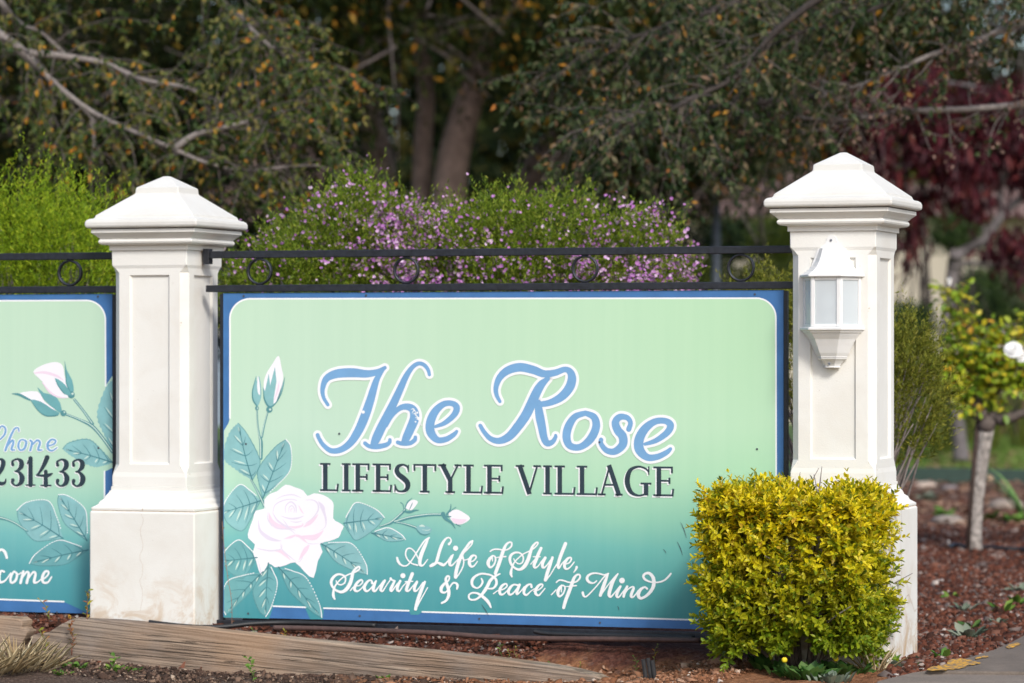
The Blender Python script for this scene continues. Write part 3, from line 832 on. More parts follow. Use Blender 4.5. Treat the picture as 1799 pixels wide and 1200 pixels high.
# ---- main sign
UA, UB = uv(onwall(393, 800))[0], uv(onwall(1377, 800))[0]
ctr = wpt((UA + UB) / 2, 0, PAN_Z0)
SIGN = thing('sign_board', 'blue bordered green sign with a painted rose reading The Rose Lifestyle Village', 'sign', ctr, 0, 'painted village signs')
panel(SIGN, UA, UB)
F1 = Art(1, 0, 0, 393.4, 1376.6)
tl = arc(440, 560, 36, 35, 180, 270, 12); tr = arc(1329, 558, 34, 34, 270, 360, 12)
left = [(404, 735)] + tl + tr + [(1363.5, 800), (1363.5, 1091.5)]
green_field(SIGN, F1, [(393, 757), (401, 744)] + left + [(1220, 1088.5), (980, 1081.5), (742, 1075), (735, 1080), (722, 1080), (718, 1074), (569, 1069.5), (567, 1088), (545, 1088), (536, 1068), (480, 1066), (473, 1087), (393, 1085)],
            [left, [(1363, 1091.5), (1220, 1089), (980, 1082), (742, 1075)], [(718, 1073), (640, 1070.5), (569, 1068.5)], [(537, 1067), (480, 1065)]])
# lettering: The Rose
TH = Art(2.607, 530, 600)
T_ = [
 [(120,290,15),(100,255,17),(96,215,22),(114,170,31),(160,148,40),(230,143,42),(300,148,34),(350,138,26),(381,120,17)],
 [(378,122,14),(348,165,26),(330,215,33),(314,270,38),(290,340,42),(262,405,40),(225,462,34),(180,495,28),(135,500,24),(100,475,20),(80,445,18),(73,428,18)],
 [(585,152,15),(578,128,17),(560,107,18),(535,101,19),(507,118,21),(478,160,27),(448,225,33),(420,285,37),(390,345,40),(362,400,42),(340,448,40),(326,476,26)],
 [(290,466,18),(310,480,19),(345,482,24),(385,474,22),(402,462,18),(404,450,16)],
 [(388,388,12),(415,338,19),(450,305,25),(485,299,31),(511,314,38),(517,350,43),(500,395,41),(482,435,38),(470,462,30)],
 [(440,462,18),(462,468,19),(495,466,20),(517,452,19),(521,438,16)],
 [(612,390,14),(655,373,22),(698,336,28),(710,303,30),(690,284,26),(650,287,28),(612,320,36),(590,368,40),(591,415,40),(620,450,30),(660,448,26),(695,428,22),(710,412,15)],
 [(908,275,15),(893,245,19),(890,210,23),(907,165,30),(945,132,37),(1000,118,40),(1060,130,38),(1110,148,34),(1160,143,30),(1205,128,26),(1230,140,32),(1238,172,40),(1225,213,42),(1190,253,38),(1140,279,30),(1095,287,26),(1072,284,20)],
 [(1128,170,20),(1098,197,36),(1075,235,42),(1050,290,44),(1025,340,44),(990,390,42),(950,435,38),(905,455,30),(865,445,24),(836,415,20),(818,385,18)],
 [(1082,280,30),(1090,340,40),(1100,390,38),(1110,440,34),(1125,466,30),(1148,460,23),(1162,440,18),(1163,430,14)],
 [(1300,328,24),(1340,348,32),(1348,395,37),(1320,450,37),(1275,483,30),(1230,478,32),(1213,440,37),(1222,390,37),(1252,345,30),(1300,328,24)],
 [(1498,402,24),(1506,372,22),(1490,349,25),(1457,346,30),(1437,370,34),(1447,405,38),(1470,435,40),(1470,473,38),(1435,503,32),(1397,499,26),(1372,470,22),(1371,450,21)],
]
E = T_[6]
T_.append([(1520 + (x - 568) * 1.19, 355 + (y - 275) * 1.0, w * 1.08) for x, y, w in E])
mw, mbl = MB(), MB()
for s in T_:
    TH.ribbon(mw, s, Z_TXT, grow=25, n=9)
    TH.ribbon(mbl, s, Z_TXT + .0011, n=9)
mw.build('letter_outline', WPAINT, SIGN); mbl.build('script_lettering', LBLUE, SIGN)

# LIFESTYLE VILLAGE: roman capitals drawn stroke by stroke
def caps(F, text, cells, y0f, y1f, mbk, mwh, tk=21, tn=9):
    def seg(mb, x0, y0, x1, y1, w, dx, dy, z):
        d = math.hypot(x1 - x0, y1 - y0) or 1
        ax, ay = (y0 - y1) / d * w / 2, (x1 - x0) / d * w / 2
        z0 = z + Art.layer * .00007; Art.layer = (Art.layer + 1) % 6
        mb.add([F.P(x0 + ax + dx, y0 + ay + dy, z0), F.P(x1 + ax + dx, y1 + ay + dy, z0), F.P(x1 - ax + dx, y1 - ay + dy, z0), F.P(x0 - ax + dx, y0 - ay + dy, z0)], [(0, 1, 2, 3)])
    for ch, (xa, xb) in zip(text, cells):
        W = xb - xa
        def Y(v, x): return y1f(x) + (y0f(x) - y1f(x)) * v
        def ln(u0, v0, u1, v1, w):
            x0, x1 = xa + u0 * W, xa + u1 * W
            for mb, dx, dy, z in ((mwh, -6, 6, Z_TXT), (mbk, 0, 0, Z_TXT + .0011)):
                seg(mb, x0, Y(v0, x0), x1, Y(v1, x1), w, dx, dy, z)
        def cv(pts):
            for mb, dx, dy, z in ((mwh, -6, 6, Z_TXT), (mbk, 0, 0, Z_TXT + .0011)):
                F.ribbon(mb, [(xa + u * W + dx, Y(v, xa + u * W) + dy, w) for u, v, w in pts], z, flat=True)
        lo, hi = .035, .965
        def stemI(x, full=True): # x in px from xa
            u = x / W
            ln(u, 0, u, 1, tk)
        def serif(x, v, half=20):
            ln((x - half) / W, v, (x + half) / W, v, tn)
        if ch == 'L':
            stemI(22); serif(22, hi, 24); ln(-.02, lo, .98, lo, tn); ln(.955, 0, .955 + .05, .27, tn)
        elif ch == 'I':
            stemI(W / 2); serif(W / 2, hi, 20); serif(W / 2, lo, 20)
        elif ch == 'F':
            stemI(22); ln(-.04, hi, .98, hi, tn); ln(.95, 1, .95, .76, tn); serif(22, lo, 26); ln(.3, .52, .84, .52, tn); ln(.84, .42, .84, .63, tn)
        elif ch == 'E':
            stemI(22); ln(-.04, hi, .95, hi, tn); ln(.93, 1, .93, .78, tn); ln(-.04, lo, .98, lo, tn); ln(.955, 0, 1.0, .26, tn); ln(.3, .52, .80, .52, tn); ln(.80, .42, .80, .63, tn)
        elif ch == 'S':
            cv([(.88, .76, 6), (.80, .90, 9), (.55, .965, 10), (.27, .90, 17), (.18, .76, 22), (.30, .62, 23), (.56, .50, 25), (.80, .36, 24), (.84, .20, 22), (.70, .07, 16), (.45, .03, 9), (.20, .07, 9), (.08, .24, 6)])
            ln(.88, .97, .88, .72, 6); ln(.07, .28, .07, .02, 6)
        elif ch == 'T':
            stemI(W / 2); ln(0, hi, 1, hi, tn); ln(.04, 1, .04, .76, tn); ln(.96, 1, .96, .76, tn); serif(W / 2, lo, 22)
        elif ch == 'Y':
            ln(.16, 1, .50, .46, tk); ln(.86, 1, .53, .46, tn); ln(.51, 0, .51, .5, tk); ln(0, hi, .34, hi, tn); ln(.70, hi, 1.0, hi, tn); serif(W * .51, lo, 22)
        elif ch == 'V':
            ln(.15, 1, .55, 0, tk); ln(.86, 1, .53, .02, tn); ln(0, hi, .34, hi, tn); ln(.70, hi, 1.0, hi, tn)
        elif ch == 'A':
            ln(.48, 1, .15, 0, tn); ln(.45, 1.03, .86, 0, tk); ln(.28, .36, .70, .36, tn); ln(0, lo, .32, lo, tn); ln(.70, lo, 1.0, lo, tn)
        elif ch == 'G':
            cv([(.90, .80, 6), (.78, .92, 9), (.52, .985, 10), (.24, .88, 17), (.12, .64, 23), (.12, .38, 23), (.25, .12, 18), (.50, .015, 10), (.72, .05, 9), (.85, .14, 9)])
            ln(.90, 1.0, .90, .72, 6); ln(.80, .02, .80, .42, tk); ln(.60, .42, 1.0, .42, tn)
cells = [(86,166),(186,222),(235,310),(328,410),(422,498),(512,616),(626,732),(742,826),(838,922),(980,1096),(1106,1146),(1160,1250),(1262,1352),(1356,1470),(1478,1602),(1614,1702)]
y1 = lambda x: 685 + (x - 85) / 1618 * 25
y0 = lambda x: 556 + (x - 85) / 1618 * 17
mk, mwh = MB(), MB()
caps(TH, 'LIFESTYLEVILLAGE', cells, y0, y1, mk, mwh)
mwh.build('letter_shadow_paint', WPAINT, SIGN); mk.build('capital_lettering', BLACKP, SIGN)

# script lines
Z1, Z2, Z3 = Art(8, 570, 930), Art(8, 770, 930), Art(8, 980, 930)
S1 = [
 [(1020,400,30),(1035,450,36),(1070,495,28),(1120,515,22),(1170,500,20),(1230,430,20),(1300,320,20),(1370,210,22),(1420,150,24),(1470,120,26)],
 [(1465,122,16),(1420,215,46),(1370,330,54),(1342,430,52),(1347,500,40),(1385,505,24),(1420,465,18),(1450,425,14)],
 [(1310,505,22),(1220,475,20),(1160,410,20),(1140,340,20),(1160,280,22),(1205,266,20),(1255,300,18),(1290,350,18),(1318,410,16)],
 [(1490,515,36),(1530,490,40),(1590,470,30),(1640,490,44),(1680,500,36),(1730,450,20),(1750,415,16)],
 [(145,980,24),(125,930,40),(130,850,30),(155,790,24),(200,730,20),(270,670,20),(350,630,20),(430,600,24),(490,560,24),(485,525,26),(440,550,30),(400,610,42),(385,680,48),(360,760,52),(310,840,52),(240,880,40),(160,855,32),(110,800,34),(95,740,40),(120,680,40),(180,635,32),(250,640,26),(295,680,24),(285,750,22),(230,780,20),(180,760,18),(165,722,16)],
 [(365,860,16),(420,800,16),(490,790,18),(535,745,22),(520,710,24),(470,740,36),(430,800,42),(425,850,40),(460,870,26),(510,840,18),(560,780,16)],
 [(670,755,36),(660,720,24),(620,722,30),(575,775,42),(560,830,44),(595,870,30),(650,830,18),(700,760,16)],
 [(725,725,26),(700,780,42),(685,850,42),(715,866,28),(770,800,18),(830,725,18)],
 [(848,720,34),(805,800,42),(790,850,38),(820,866,24),(870,790,16),(925,710,18)],
 [(930,690,34),(950,712,26),(990,722,20)],
 [(985,728,30),(950,800,42),(930,850,40),(950,866,24),(1005,790,16),(1050,735,16)],
 [(1065,725,34),(1030,800,42),(1025,850,40),(1055,866,24),(1110,790,16),(1160,742,16)],
 [(1235,625,48),(1205,700,46),(1165,800,46),(1152,856,40),(1185,862,26),(1240,800,16),(1290,738,16)],
 [(1135,735,16),(1240,731,18)],
 [(1300,738,36),(1265,820,42),(1270,865,34),(1310,850,20),(1385,745,16)],
 [(1412,738,32),(1360,860,48),(1310,1000,48),(1280,1122,44)],
 [(1288,1110,26),(1370,960,16),(1450,820,16)],
]
S2 = [
 [(150,208,36),(180,165,22),(162,122,20),(120,122,26),(75,170,36),(40,240,44),(10,330,44),(-15,420,44),(-40,480,36),(-90,515,30)],
 [(210,355,18),(185,390,44),(160,450,48),(165,502,36),(195,505,24),(240,460,18),(290,410,18)],
 [(480,165,30),(440,190,34),(390,260,36),(345,330,44),(310,400,50),(275,500,50),(250,600,50),(240,672,44)],
 [(345,345,20),(420,270,20),(470,210,20),(483,165,18)],
 [(246,685,26),(290,630,18),(330,560,20),(355,490,20),(355,420,20),(340,370,18),(350,430,14),(400,425,16),(450,400,16)],
 [(425,455,18),(490,445,20),(530,400,22),(520,370,24),(475,375,36),(440,430,46),(440,490,44),(470,525,30),(510,505,20),(550,450,14)],
 [(760,375,30),(720,420,44),(700,480,48),(730,535,30),(780,500,24),(805,430,24),(795,382,22),(760,375,20),(762,445,16)],
 [(730,310,20),(770,285,22),(840,280,22),(910,290,22),(970,285,22),(1025,240,26),(1030,192,26),(1000,181,24),(950,220,36),(910,310,48),(880,400,50),(850,490,50),(802,618,46)],
 [(820,395,14),(890,388,18),(950,382,20)],
 [(1035,668,20),(1020,620,40),(1030,560,30),(1050,500,22),(1080,450,20),(1130,400,18),(1190,350,18),(1270,310,18),(1340,270,18),(1390,220,20),(1400,186,22),(1370,190,26),(1320,250,36),(1290,340,46),(1260,430,52),(1210,520,52),(1140,565,36),(1070,540,30),(1020,480,36),(1005,410,40),(1030,355,36),(1090,325,28),(1160,340,22),(1195,400,22),(1180,465,22),(1130,485,18),(1080,450,16),(1060,412,14)],
 [(1445,265,40),(1410,340,46),(1370,440,46),(1347,500,44),(1357,538,32),(1400,520,18),(1450,450,16),(1495,400,16)],
 [(1335,385,16),(1430,385,18)], [(1300,490,14),(1350,430,16)],
 [(1503,400,40),(1465,480,44),(1470,535,36),(1510,522,20),(1580,430,18)],
 [(1605,395,36),(1570,500,46),(1530,620,48),(1505,712,46)],
 [(1512,715,26),(1580,630,16),(1640,530,18),(1690,455,16)],
 [(50,1035,30),(110,1000,34),(145,930,44),(145,850,46),(120,770,44),(105,700,36),(128,657,28),(155,670,24),(140,722,24),(80,770,36),(40,830,46),(50,880,36),(100,885,24),(150,830,22),(200,760,24),(248,757,30),(270,790,36),(262,838,24)],
 [(605,690,20),(622,740,30),(592,798,26),(540,825,24),(482,790,34),(475,720,40),(520,660,34),(600,625,28),(680,630,26),(750,650,26),(808,700,34),(815,770,36),(770,828,28),(700,832,22)],
 [(865,625,20),(790,665,34),(730,720,44),(690,800,46),(640,880,44),(580,950,32),(510,990,26),(442,980,26),(430,930,26),(470,895,24),(550,900,30),(630,950,42),(700,1020,44),(740,1098,22)],
 [(775,905,16),(840,860,16),(910,845,18),(965,800,22),(950,765,24),(900,790,36),(865,850,42),(870,905,38),(905,915,26),(960,870,16),(1010,800,14)],
 [(1115,785,26),(1060,778,26),(1010,820,40),(985,880,42),(1010,918,30),(1060,890,22),(1130,795,18)],
 [(1142,780,38),(1110,860,42),(1105,910,32),(1150,880,18),(1210,805,16)],
 [(1310,810,34),(1300,772,24),(1250,788,32),(1210,840,42),(1205,898,36),(1240,922,28),(1300,870,16),(1350,835,14)],
 [(1340,870,16),(1410,850,18),(1465,800,22),(1455,770,24),(1410,790,36),(1370,850,42),(1370,905,38),(1410,928,26),(1450,890,18),(1500,830,16)],
]
S3 = [
 [(108,202,50),(60,320,48),(20,430,46),(2,510,40),(15,545,28),(60,480,18),(105,430,16)],
 [(100,490,18),(160,470,20),(190,420,24),(175,395,24),(135,415,36),(100,470,42),(95,530,40),(125,558,28),(175,530,20),(230,460,16)],
 [(265,530,36),(255,560,28),(222,605,12)],
 [(55,790,30),(20,830,44),(0,890,46),(20,943,30),(70,910,24),(100,840,22),(90,797,22),(55,795,18),(50,880,16)], [(-90,920,16),(-25,850,16)],
 [(-20,745,20),(20,715,22),(80,720,22),(160,745,22),(250,740,22),(305,690,26),(310,647,26),(275,636,26),(230,680,40),(200,760,48),(160,870,50),(110,1000,48),(82,1100,44)], [(110,805,14),(180,800,18),(260,790,18)],
 [(350,890,36),(365,935,30),(400,945,22),(470,880,18),(560,780,18),(640,680,20),(712,620,20)],
 [(545,725,20),(500,755,22),(440,740,36),(410,690,40),(440,640,32),(510,616,24),(590,625,22),(650,640,22),(705,622,18)],
 [(710,620,18),(670,720,46),(630,830,50),(597,928,44)], [(600,930,20),(700,790,16),(790,680,18),(845,622,18)],
 [(843,628,22),(780,720,46),(740,830,50),(720,918,46),(745,948,28),(800,890,18),(860,812,16)],
 [(880,803,34),(840,880,42),(827,938,38),(860,950,24),(920,870,16),(980,802,14)],
 [(975,803,34),(940,880,42),(925,945,36)], [(930,920,18),(990,840,18),(1048,808,24),(1065,830,36),(1037,900,42),(1032,948,36),(1070,942,20),(1130,860,16)],
 [(1255,835,30),(1220,812,26),(1160,850,44),(1130,920,50),(1160,968,40),(1220,950,36),(1290,890,44),(1343,800,50),(1343,690,50),(1290,620,40),(1232,622,34),(1202,660,34),(1232,708,32),(1310,740,22),(1400,745,22),(1490,720,24),(1550,670,28),(1588,622,24)],
]
mb = MB()
for F, S in ((Z1, S1), (Z2, S2), (Z3, S3)):
    for s in S: F.ribbon(mb, s, Z_TXT + .0003, n=7)
for F, d in ((Z1, (1103, 652, 36)), (Z2, (243, 266, 37)), (Z3, (902, 720, 40))): F.dot(mb, *d, Z_TXT + .0003)
mb.build('motto_lettering', WPAINT, SIGN)

# the painted rose
G6, G7, G8 = Art(4.285, 385, 600, 393.6, 1e9), Art(4.8, 385, 840, 393.6, 1e9), Art(6.919, 580, 860)
stem(G6, [(285, 520, 12), (290, 620, 12), (303, 710, 15), (315, 760, 28), (315, 880, 24)])
stem(G6, [(365, 535, 12), (340, 630, 13), (322, 720, 15)])
stem(G6, [(240, 1040, 14), (280, 1110, 16), (322, 1195, 24), (350, 1260, 20)])
art_leaf(G6, (250, 1045), (145, 615), (305, 885), (36, 870), dotted=0)
art_leaf(G6, (330, 1180), (500, 740), (532, 960), (296, 960), dotted=1)
art_leaf(G7, (350, 190), (30, 290), (170, 62), (190, 445), dotted=1)
art_leaf(G7, (320, 670), (20, 700), (160, 528), (190, 845), dotted=1, deep=True)
art_leaf(G7, (370, 790), (60, 1150), (70, 880), (260, 960), dotted=1, deep=True)
art_leaf(G7, (415, 715), (392, 1165), (485, 900), (285, 960), z=Z_ART + .0001, dotted=1, deep=True)
art_leaf(G7, (500, 750), (862, 1175), (735, 850), (610, 970), z=Z_ART + .0001, dotted=1, deep=True)
art_leaf(G7, (860, 552), (1245, 812), (1125, 565), (1000, 715), dotted=1)
art_leaf(G8, (165, 410), (655, 345), (330, 165), (330, 615), dotted=1)
art_leaf(G8, (505, 530), (905, 605), (715, 475), (700, 630), dotted=1, veins=4)
stem(G8, [(610, 450, 26), (690, 425, 32), (760, 390, 40), (870, 290, 34), (912, 250, 30)])
stem(G8, [(790, 395, 40), (900, 360, 40), (1000, 335, 40), (1200, 308, 38), (1355, 305, 36)])
stem(G8, [(810, 400, 22), (920, 422, 28), (1050, 465, 38)])
G8.poly(A_('petal'), [(920, 225), (945, 165), (1000, 125), (1065, 145), (1040, 200), (985, 252)], Z_ART + .0018, 3)
for s in ([(885, 262, 12), (960, 276, 30), (1030, 255, 22), (1075, 252, 8)], [(908, 235, 10), (940, 155, 14), (995, 105, 5)], [(895, 240, 8), (885, 180, 8), (858, 160, 12)], [(960, 250, 6), (990, 190, 10), (1000, 160, 4)]):
    G8.ribbon(A_('edge'), s, Z_ART + .0024)
G8.poly(A_('petal'), [(1440, 290), (1530, 243), (1620, 280), (1702, 350), (1620, 415), (1540, 425), (1480, 385)], Z_ART + .0018, 3)
G8.poly(A_('pink'), [(1470, 350), (1560, 360), (1660, 365), (1600, 412), (1530, 418)], Z_ART + .0024, 3)
for s in ([(1372, 295, 50), (1400, 350, 40), (1480, 410, 22), (1522, 475, 5)], [(1420, 300, 26), (1462, 240, 16), (1468, 180, 8)], [(1455, 270, 14), (1500, 235, 10), (1530, 215, 8)], [(1410, 330, 30), (1470, 330, 10)], [(1530, 420, 10), (1585, 450, 6)]):
    G8.ribbon(A_('edge'), s, Z_ART + .0024)
G8.poly(A_('leaf'), [(1040, 470), (1100, 425), (1165, 440), (1238, 480), (1205, 538), (1140, 552), (1080, 522)], Z_ART + .0012, 3)
G8.ribbon(A_('edge'), [(1045, 475, 10), (1090, 530, 16), (1150, 552, 16), (1210, 535, 8)], Z_ART + .0018)
G8.ribbon(A_('mint'), [(1090, 445, 14), (1120, 440, 26), (1150, 450, 6)], Z_ART + .0018); G8.ribbon(A_('mint'), [(1120, 490, 4), (1190, 495, 8), (1220, 480, 3)], Z_ART + .0018)
# upright buds
G6.poly(A_('petal'), [(447, 108), (470, 200), (482, 285), (440, 440), (400, 485), (350, 440), (335, 330), (352, 250), (400, 170)], Z_ART + .0012, 4)
G6.poly(A_('leaf'), [(328, 340), (345, 372), (374, 240), (384, 330), (420, 190), (432, 300), (412, 420), (408, 470), (445, 445), (497, 262), (472, 390), (422, 475), (370, 497), (335, 430)], Z_ART + .0020)
G6.ribbon(A_('edge'), [(335, 360, 4), (340, 430, 10), (375, 490, 14), (420, 470, 8), (470, 385, 6), (495, 270, 3)], Z_ART + .0026)
G6.ribbon(A_('pink'), [(452, 300, 4), (440, 370, 12), (415, 440, 4)], Z_ART + .0026)
G6.poly(A_('leaf'), [(277, 260), (283, 300), (300, 258), (315, 330), (318, 400), (308, 450), (285, 490), (255, 440), (248, 385)], Z_ART + .0012, 3)
G6.poly(A_('petal'), [(292, 258), (305, 320), (308, 400), (292, 385), (286, 330)], Z_ART + .0020, 3)
G6.ribbon(A_('edge'), [(278, 265, 3), (252, 370, 8), (256, 440, 10), (285, 486, 10)], Z_ART + .0020)
for x, y, r in ((285, 502, 15), (378, 512, 24)): G6.dot(A_('edge'), x, y, r, Z_ART + .0022); G6.dot(A_('mint'), x + r * .25, y, r * .35, Z_ART + .0028)
# the open flower
rose = [(560, 55), (640, 78), (710, 105), (745, 150), (800, 128), (880, 143), (945, 185), (966, 230), (962, 340), (1005, 372), (1050, 405), (1030, 450), (1008, 500), (930, 530), (850, 555), (872, 620), (832, 700), (797, 842), (720, 790), (640, 710), (560, 735), (470, 752), (415, 718), (355, 822), (312, 700), (285, 620), (302, 560), (245, 505), (250, 440), (285, 345), (308, 275), (378, 258), (380, 185), (430, 132), (490, 110)]
zr = Z_ART + .0012
G7.poly(A_('petal'), catmull(rose, 2, True), zr)
for col, pts in (
    ('pink', [(418, 290, 4), (440, 360, 36), (490, 405, 46), (560, 415, 26), (610, 425, 6)]),
    ('pink', [(650, 492, 4), (730, 498, 32), (800, 500, 46), (850, 470, 26), (880, 440, 4)]),
    ('pink', [(712, 412, 6), (760, 380, 32), (800, 345, 24), (835, 305, 4)]),
    ('pink', [(545, 512, 3), (600, 498, 20), (650, 482, 14), (690, 500, 22), (740, 545, 6)]),
    ('pink', [(672, 692, 3), (705, 640, 30), (735, 595, 36), (760, 565, 6)]),
    ('pink', [(440, 612, 3), (500, 612, 22), (545, 635, 28), (600, 690, 4)]),
    ('lilac', [(330, 350, 3), (345, 440, 22), (410, 500, 34), (470, 522, 22), (525, 530, 4)]),
    ('lilac', [(305, 585, 3), (360, 602, 10), (440, 612, 12), (520, 598, 8), (530, 560, 3)]),
    ('lilac', [(835, 195, 3), (868, 240, 34), (885, 290, 22), (900, 350, 14), (895, 410, 6), (850, 445, 3)]),
    ('lilac', [(560, 290, 4), (562, 235, 9), (605, 200, 12), (645, 235, 11), (650, 290, 6)]),
    ('lilac', [(588, 290, 4), (590, 250, 7), (615, 232, 8), (635, 262, 7), (630, 292, 4)]),
    ('pink', [(605, 285, 3), (605, 262, 6), (618, 258, 5)]),
    ('lilac', [(452, 300, 4), (470, 230, 8), (530, 192, 10), (600, 178, 8), (655, 188, 6)]),
    ('lilac', [(456, 300, 5), (490, 355, 14), (560, 405, 16), (640, 440, 6)]),
    ('lilac', [(520, 318, 3), (590, 340, 14), (660, 338, 14), (715, 318, 4)]),
    ('lilac', [(535, 345, 3), (575, 400, 10), (580, 412, 6)]),
    ('pink', [(580, 405, 4), (640, 415, 20), (700, 400, 14), (705, 380, 4)]),
    ('lilac', [(600, 365, 3), (650, 372, 9), (698, 362, 4)]),
    ('lilac', [(730, 185, 4), (790, 185, 8), (830, 215, 12), (835, 270, 12), (790, 335, 8), (720, 385, 3)]),
    ('pink', [(670, 230, 4), (690, 270, 12), (712, 300, 4)]),
    ('lilac', [(640, 470, 4), (590, 432, 8), (500, 425, 8), (430, 375, 4)]),
    ('lilac', [(405, 290, 3), (412, 350, 8), (445, 405, 6)]),
    ('lilac', [(520, 545, 3), (530, 600, 8), (600, 665, 8), (650, 705, 3)]),
    ('lilac', [(750, 560, 3), (690, 690, 6), (665, 705, 3)]),
    ('lilac', [(840, 552, 3), (780, 555, 6), (740, 545, 5), (690, 510, 3)]),
    ('lilac', [(480, 180, 3), (540, 150, 8), (620, 140, 10), (690, 165, 4)]),
    ('lilac', [(330, 700, 3), (345, 760, 8), (355, 810, 3)])):
    G7.ribbon(A_(col), pts, zr + .0008, n=8)
art_build(SIGN)
# pits and scratches in the paint of the main sign
mb = MB()
for x, y, r in ((638, 724, 3), (735, 735, 2.6), (733, 725, 1.8), (730, 741, 1.5)): F1.dot(mb, x, y, r, .0085, 8)
for i in range(9): F1.ribbon(mb, [(722 + i * 1.9, 720 + i * 3 + random.uniform(-3, 3), .6), (726 + i * 1.8, 719 + i * 3.3 + random.uniform(-2, 2), 1.8), (729 + i * 1.6, 722 + i * 3.2, .5)], .0085)
mb.build('flaked_paint', WPAINT, SIGN)
mb = MB()
for x, y in ((596, 762), (1053, 777), (1330, 789), (436, 1078), (632, 1082), (842, 1087), (1054, 1094), (428, 520), (1326, 517), (643, 519), (432, 780)):
    F1.dot(mb, x, y, 1.9, .0095, 10)
for a, b_ in (((1196, 918), (1206, 945)), ((1165, 965), (1170, 972)), ((846, 1062), (858, 1082)), ((1085, 1065), (1087, 1072)), ((1190, 952), (1199, 975))):
    F1.ribbon(mb, [(*a, .5), ((a[0] + b_[0]) / 2 + 1, (a[1] + b_[1]) / 2, 1.0), (*b_, .4)], .0095)
mb.build('screw', SCREWD, SIGN)

# ---- second sign (its right end)
VB = uv(onwall(198, 800))[0]; VA = VB - (UB - UA)
ctr2 = wpt((VA + VB) / 2, 0, PAN_Z0)
SIGN2 = thing('sign_board', 'green sign at the left edge showing a phone number and two painted rosebuds', 'sign', ctr2, 0, 'painted village signs')
panel(SIGN2, VA, VB)
F2 = Art(1, 0, 0, -1e9, 197.6)
tr2 = arc(152, 562, 33, 34, 270, 360, 12)
green_field(SIGN2, F2, [(-900, 524), (-300, 527), (0, 528.5)] + tr2 + [(185.5, 678), (198, 660), (198, 822), (185, 828), (183.5, 905), (183.5, 1090), (114, 1058), (0, 1053.5), (-300, 1044), (-900, 1030)],
            [[(-900, 523), (-300, 527), (0, 528.5)] + tr2 + [(185.5, 678)], [(183.5, 828), (183.5, 905)], [(112, 1057), (0, 1053), (-300, 1044), (-900, 1029)]])
G4, G5 = Art(4.443, 0, 600, -1e9, 197.5), Art(5, 0, 860, -1e9, 197.5)
mw, mbl = MB(), MB()
for s in ([(-60, 850, 16), (-40, 760, 16), (-10, 690, 14), (15, 660, 13), (42, 680, 16), (36, 725, 16), (0, 765, 12)],
          [(148, 700, 12), (142, 676, 12), (116, 680, 14), (88, 728, 18), (60, 800, 20), (42, 850, 18)], [(60, 815, 11), (95, 772, 16), (104, 792, 18), (90, 842, 18), (116, 846, 9)],
          [(180, 765, 12), (205, 785, 18), (190, 835, 18), (158, 848, 14), (143, 815, 18), (155, 775, 14), (180, 765, 12)],
          [(236, 772, 16), (250, 790, 18), (236, 850, 18)], [(245, 815, 11), (288, 772, 16), (312, 790, 18), (298, 843, 18), (328, 846, 10)],
          [(378, 815, 12), (420, 800, 14), (434, 775, 14), (402, 766, 16), (372, 800, 20), (378, 840, 18), (408, 852, 14), (445, 828, 9)]):
    G4.ribbon(mw, s, Z_TXT, grow=13); G4.ribbon(mbl, s, Z_TXT + .0011)
mw.build('letter_outline', WPAINT, SIGN2); mbl.build('script_lettering', LBLUE, SIGN2)
three = [[(100, 962, 26), (98, 935, 18), (135, 918, 17), (165, 938, 36), (165, 975, 38), (140, 1005, 20), (118, 1013, 13)], [(118, 1013, 13), (150, 1022, 22), (172, 1062, 42), (160, 1105, 34), (125, 1125, 15), (97, 1105, 20), (100, 1082, 30)]]
D = [s for dx in (0, 350, 475) for s in [[(x + dx, y + dx * .01, w) for x, y, w in t] for t in three]]
D += [[(-30, 950, 18), (0, 918, 16), (25, 940, 36), (15, 990, 34), (-15, 1040, 28), (-40, 1090, 20)], [(-30, 1095, 24), (10, 1110, 32), (38, 1100, 20), (45, 1075, 10)],
      [(238, 912, 34), (238, 1120, 36)], [(212, 955, 10), (232, 925, 26)], [(205, 1121, 13), (272, 1121, 13)],
      [(368, 905, 38), (342, 965, 32), (305, 1025, 18), (285, 1042, 10)], [(288, 1045, 14), (340, 1048, 22), (375, 1045, 30), (408, 1030, 10)], [(357, 1015, 30), (357, 1122, 36)], [(320, 1124, 13), (396, 1124, 13)]]
mk, mwh = MB(), MB()
for s in D:
    G4.ribbon(mwh, [(x - 6, y + 7, w) for x, y, w in s], Z_TXT); G4.ribbon(mk, s, Z_TXT + .0011)
mwh.build('letter_shadow_paint', WPAINT, SIGN2); mk.build('numerals', BLACKP, SIGN2)
mb = MB()
for s in ([(35, 722, 20), (10, 716, 18), (-8, 760, 28), (0, 812, 24), (45, 800, 16), (95, 735, 12)], [(125, 720, 14), (150, 745, 20), (135, 800, 22), (100, 820, 18), (92, 780, 22), (112, 735, 18), (128, 720, 14), (160, 745, 12), (185, 730, 12)],
          [(205, 720, 22), (180, 820, 24)], [(190, 785, 13), (232, 726, 18), (252, 740, 22), (235, 820, 24)], [(250, 780, 13), (292, 726, 18), (312, 742, 22), (300, 812, 24), (332, 812, 14), (380, 770, 12)],
          [(385, 785, 14), (420, 752, 16), (425, 722, 18), (396, 722, 22), (372, 770, 26), (380, 815, 22), (420, 815, 18), (453, 768, 13)],
          [(-60, 600, 20), (0, 532, 22), (40, 545, 26), (60, 600, 22)]):
    G5.ribbon(mb, s, Z_TXT + .0003)
mb.build('motto_lettering', WPAINT, SIGN2)
stem(G4, [(520, 570, 18), (620, 610, 20), (720, 662, 28), (800, 752, 26), (878, 862, 24)]); stem(G4, [(582, 455, 20), (650, 540, 20), (722, 642, 24)])
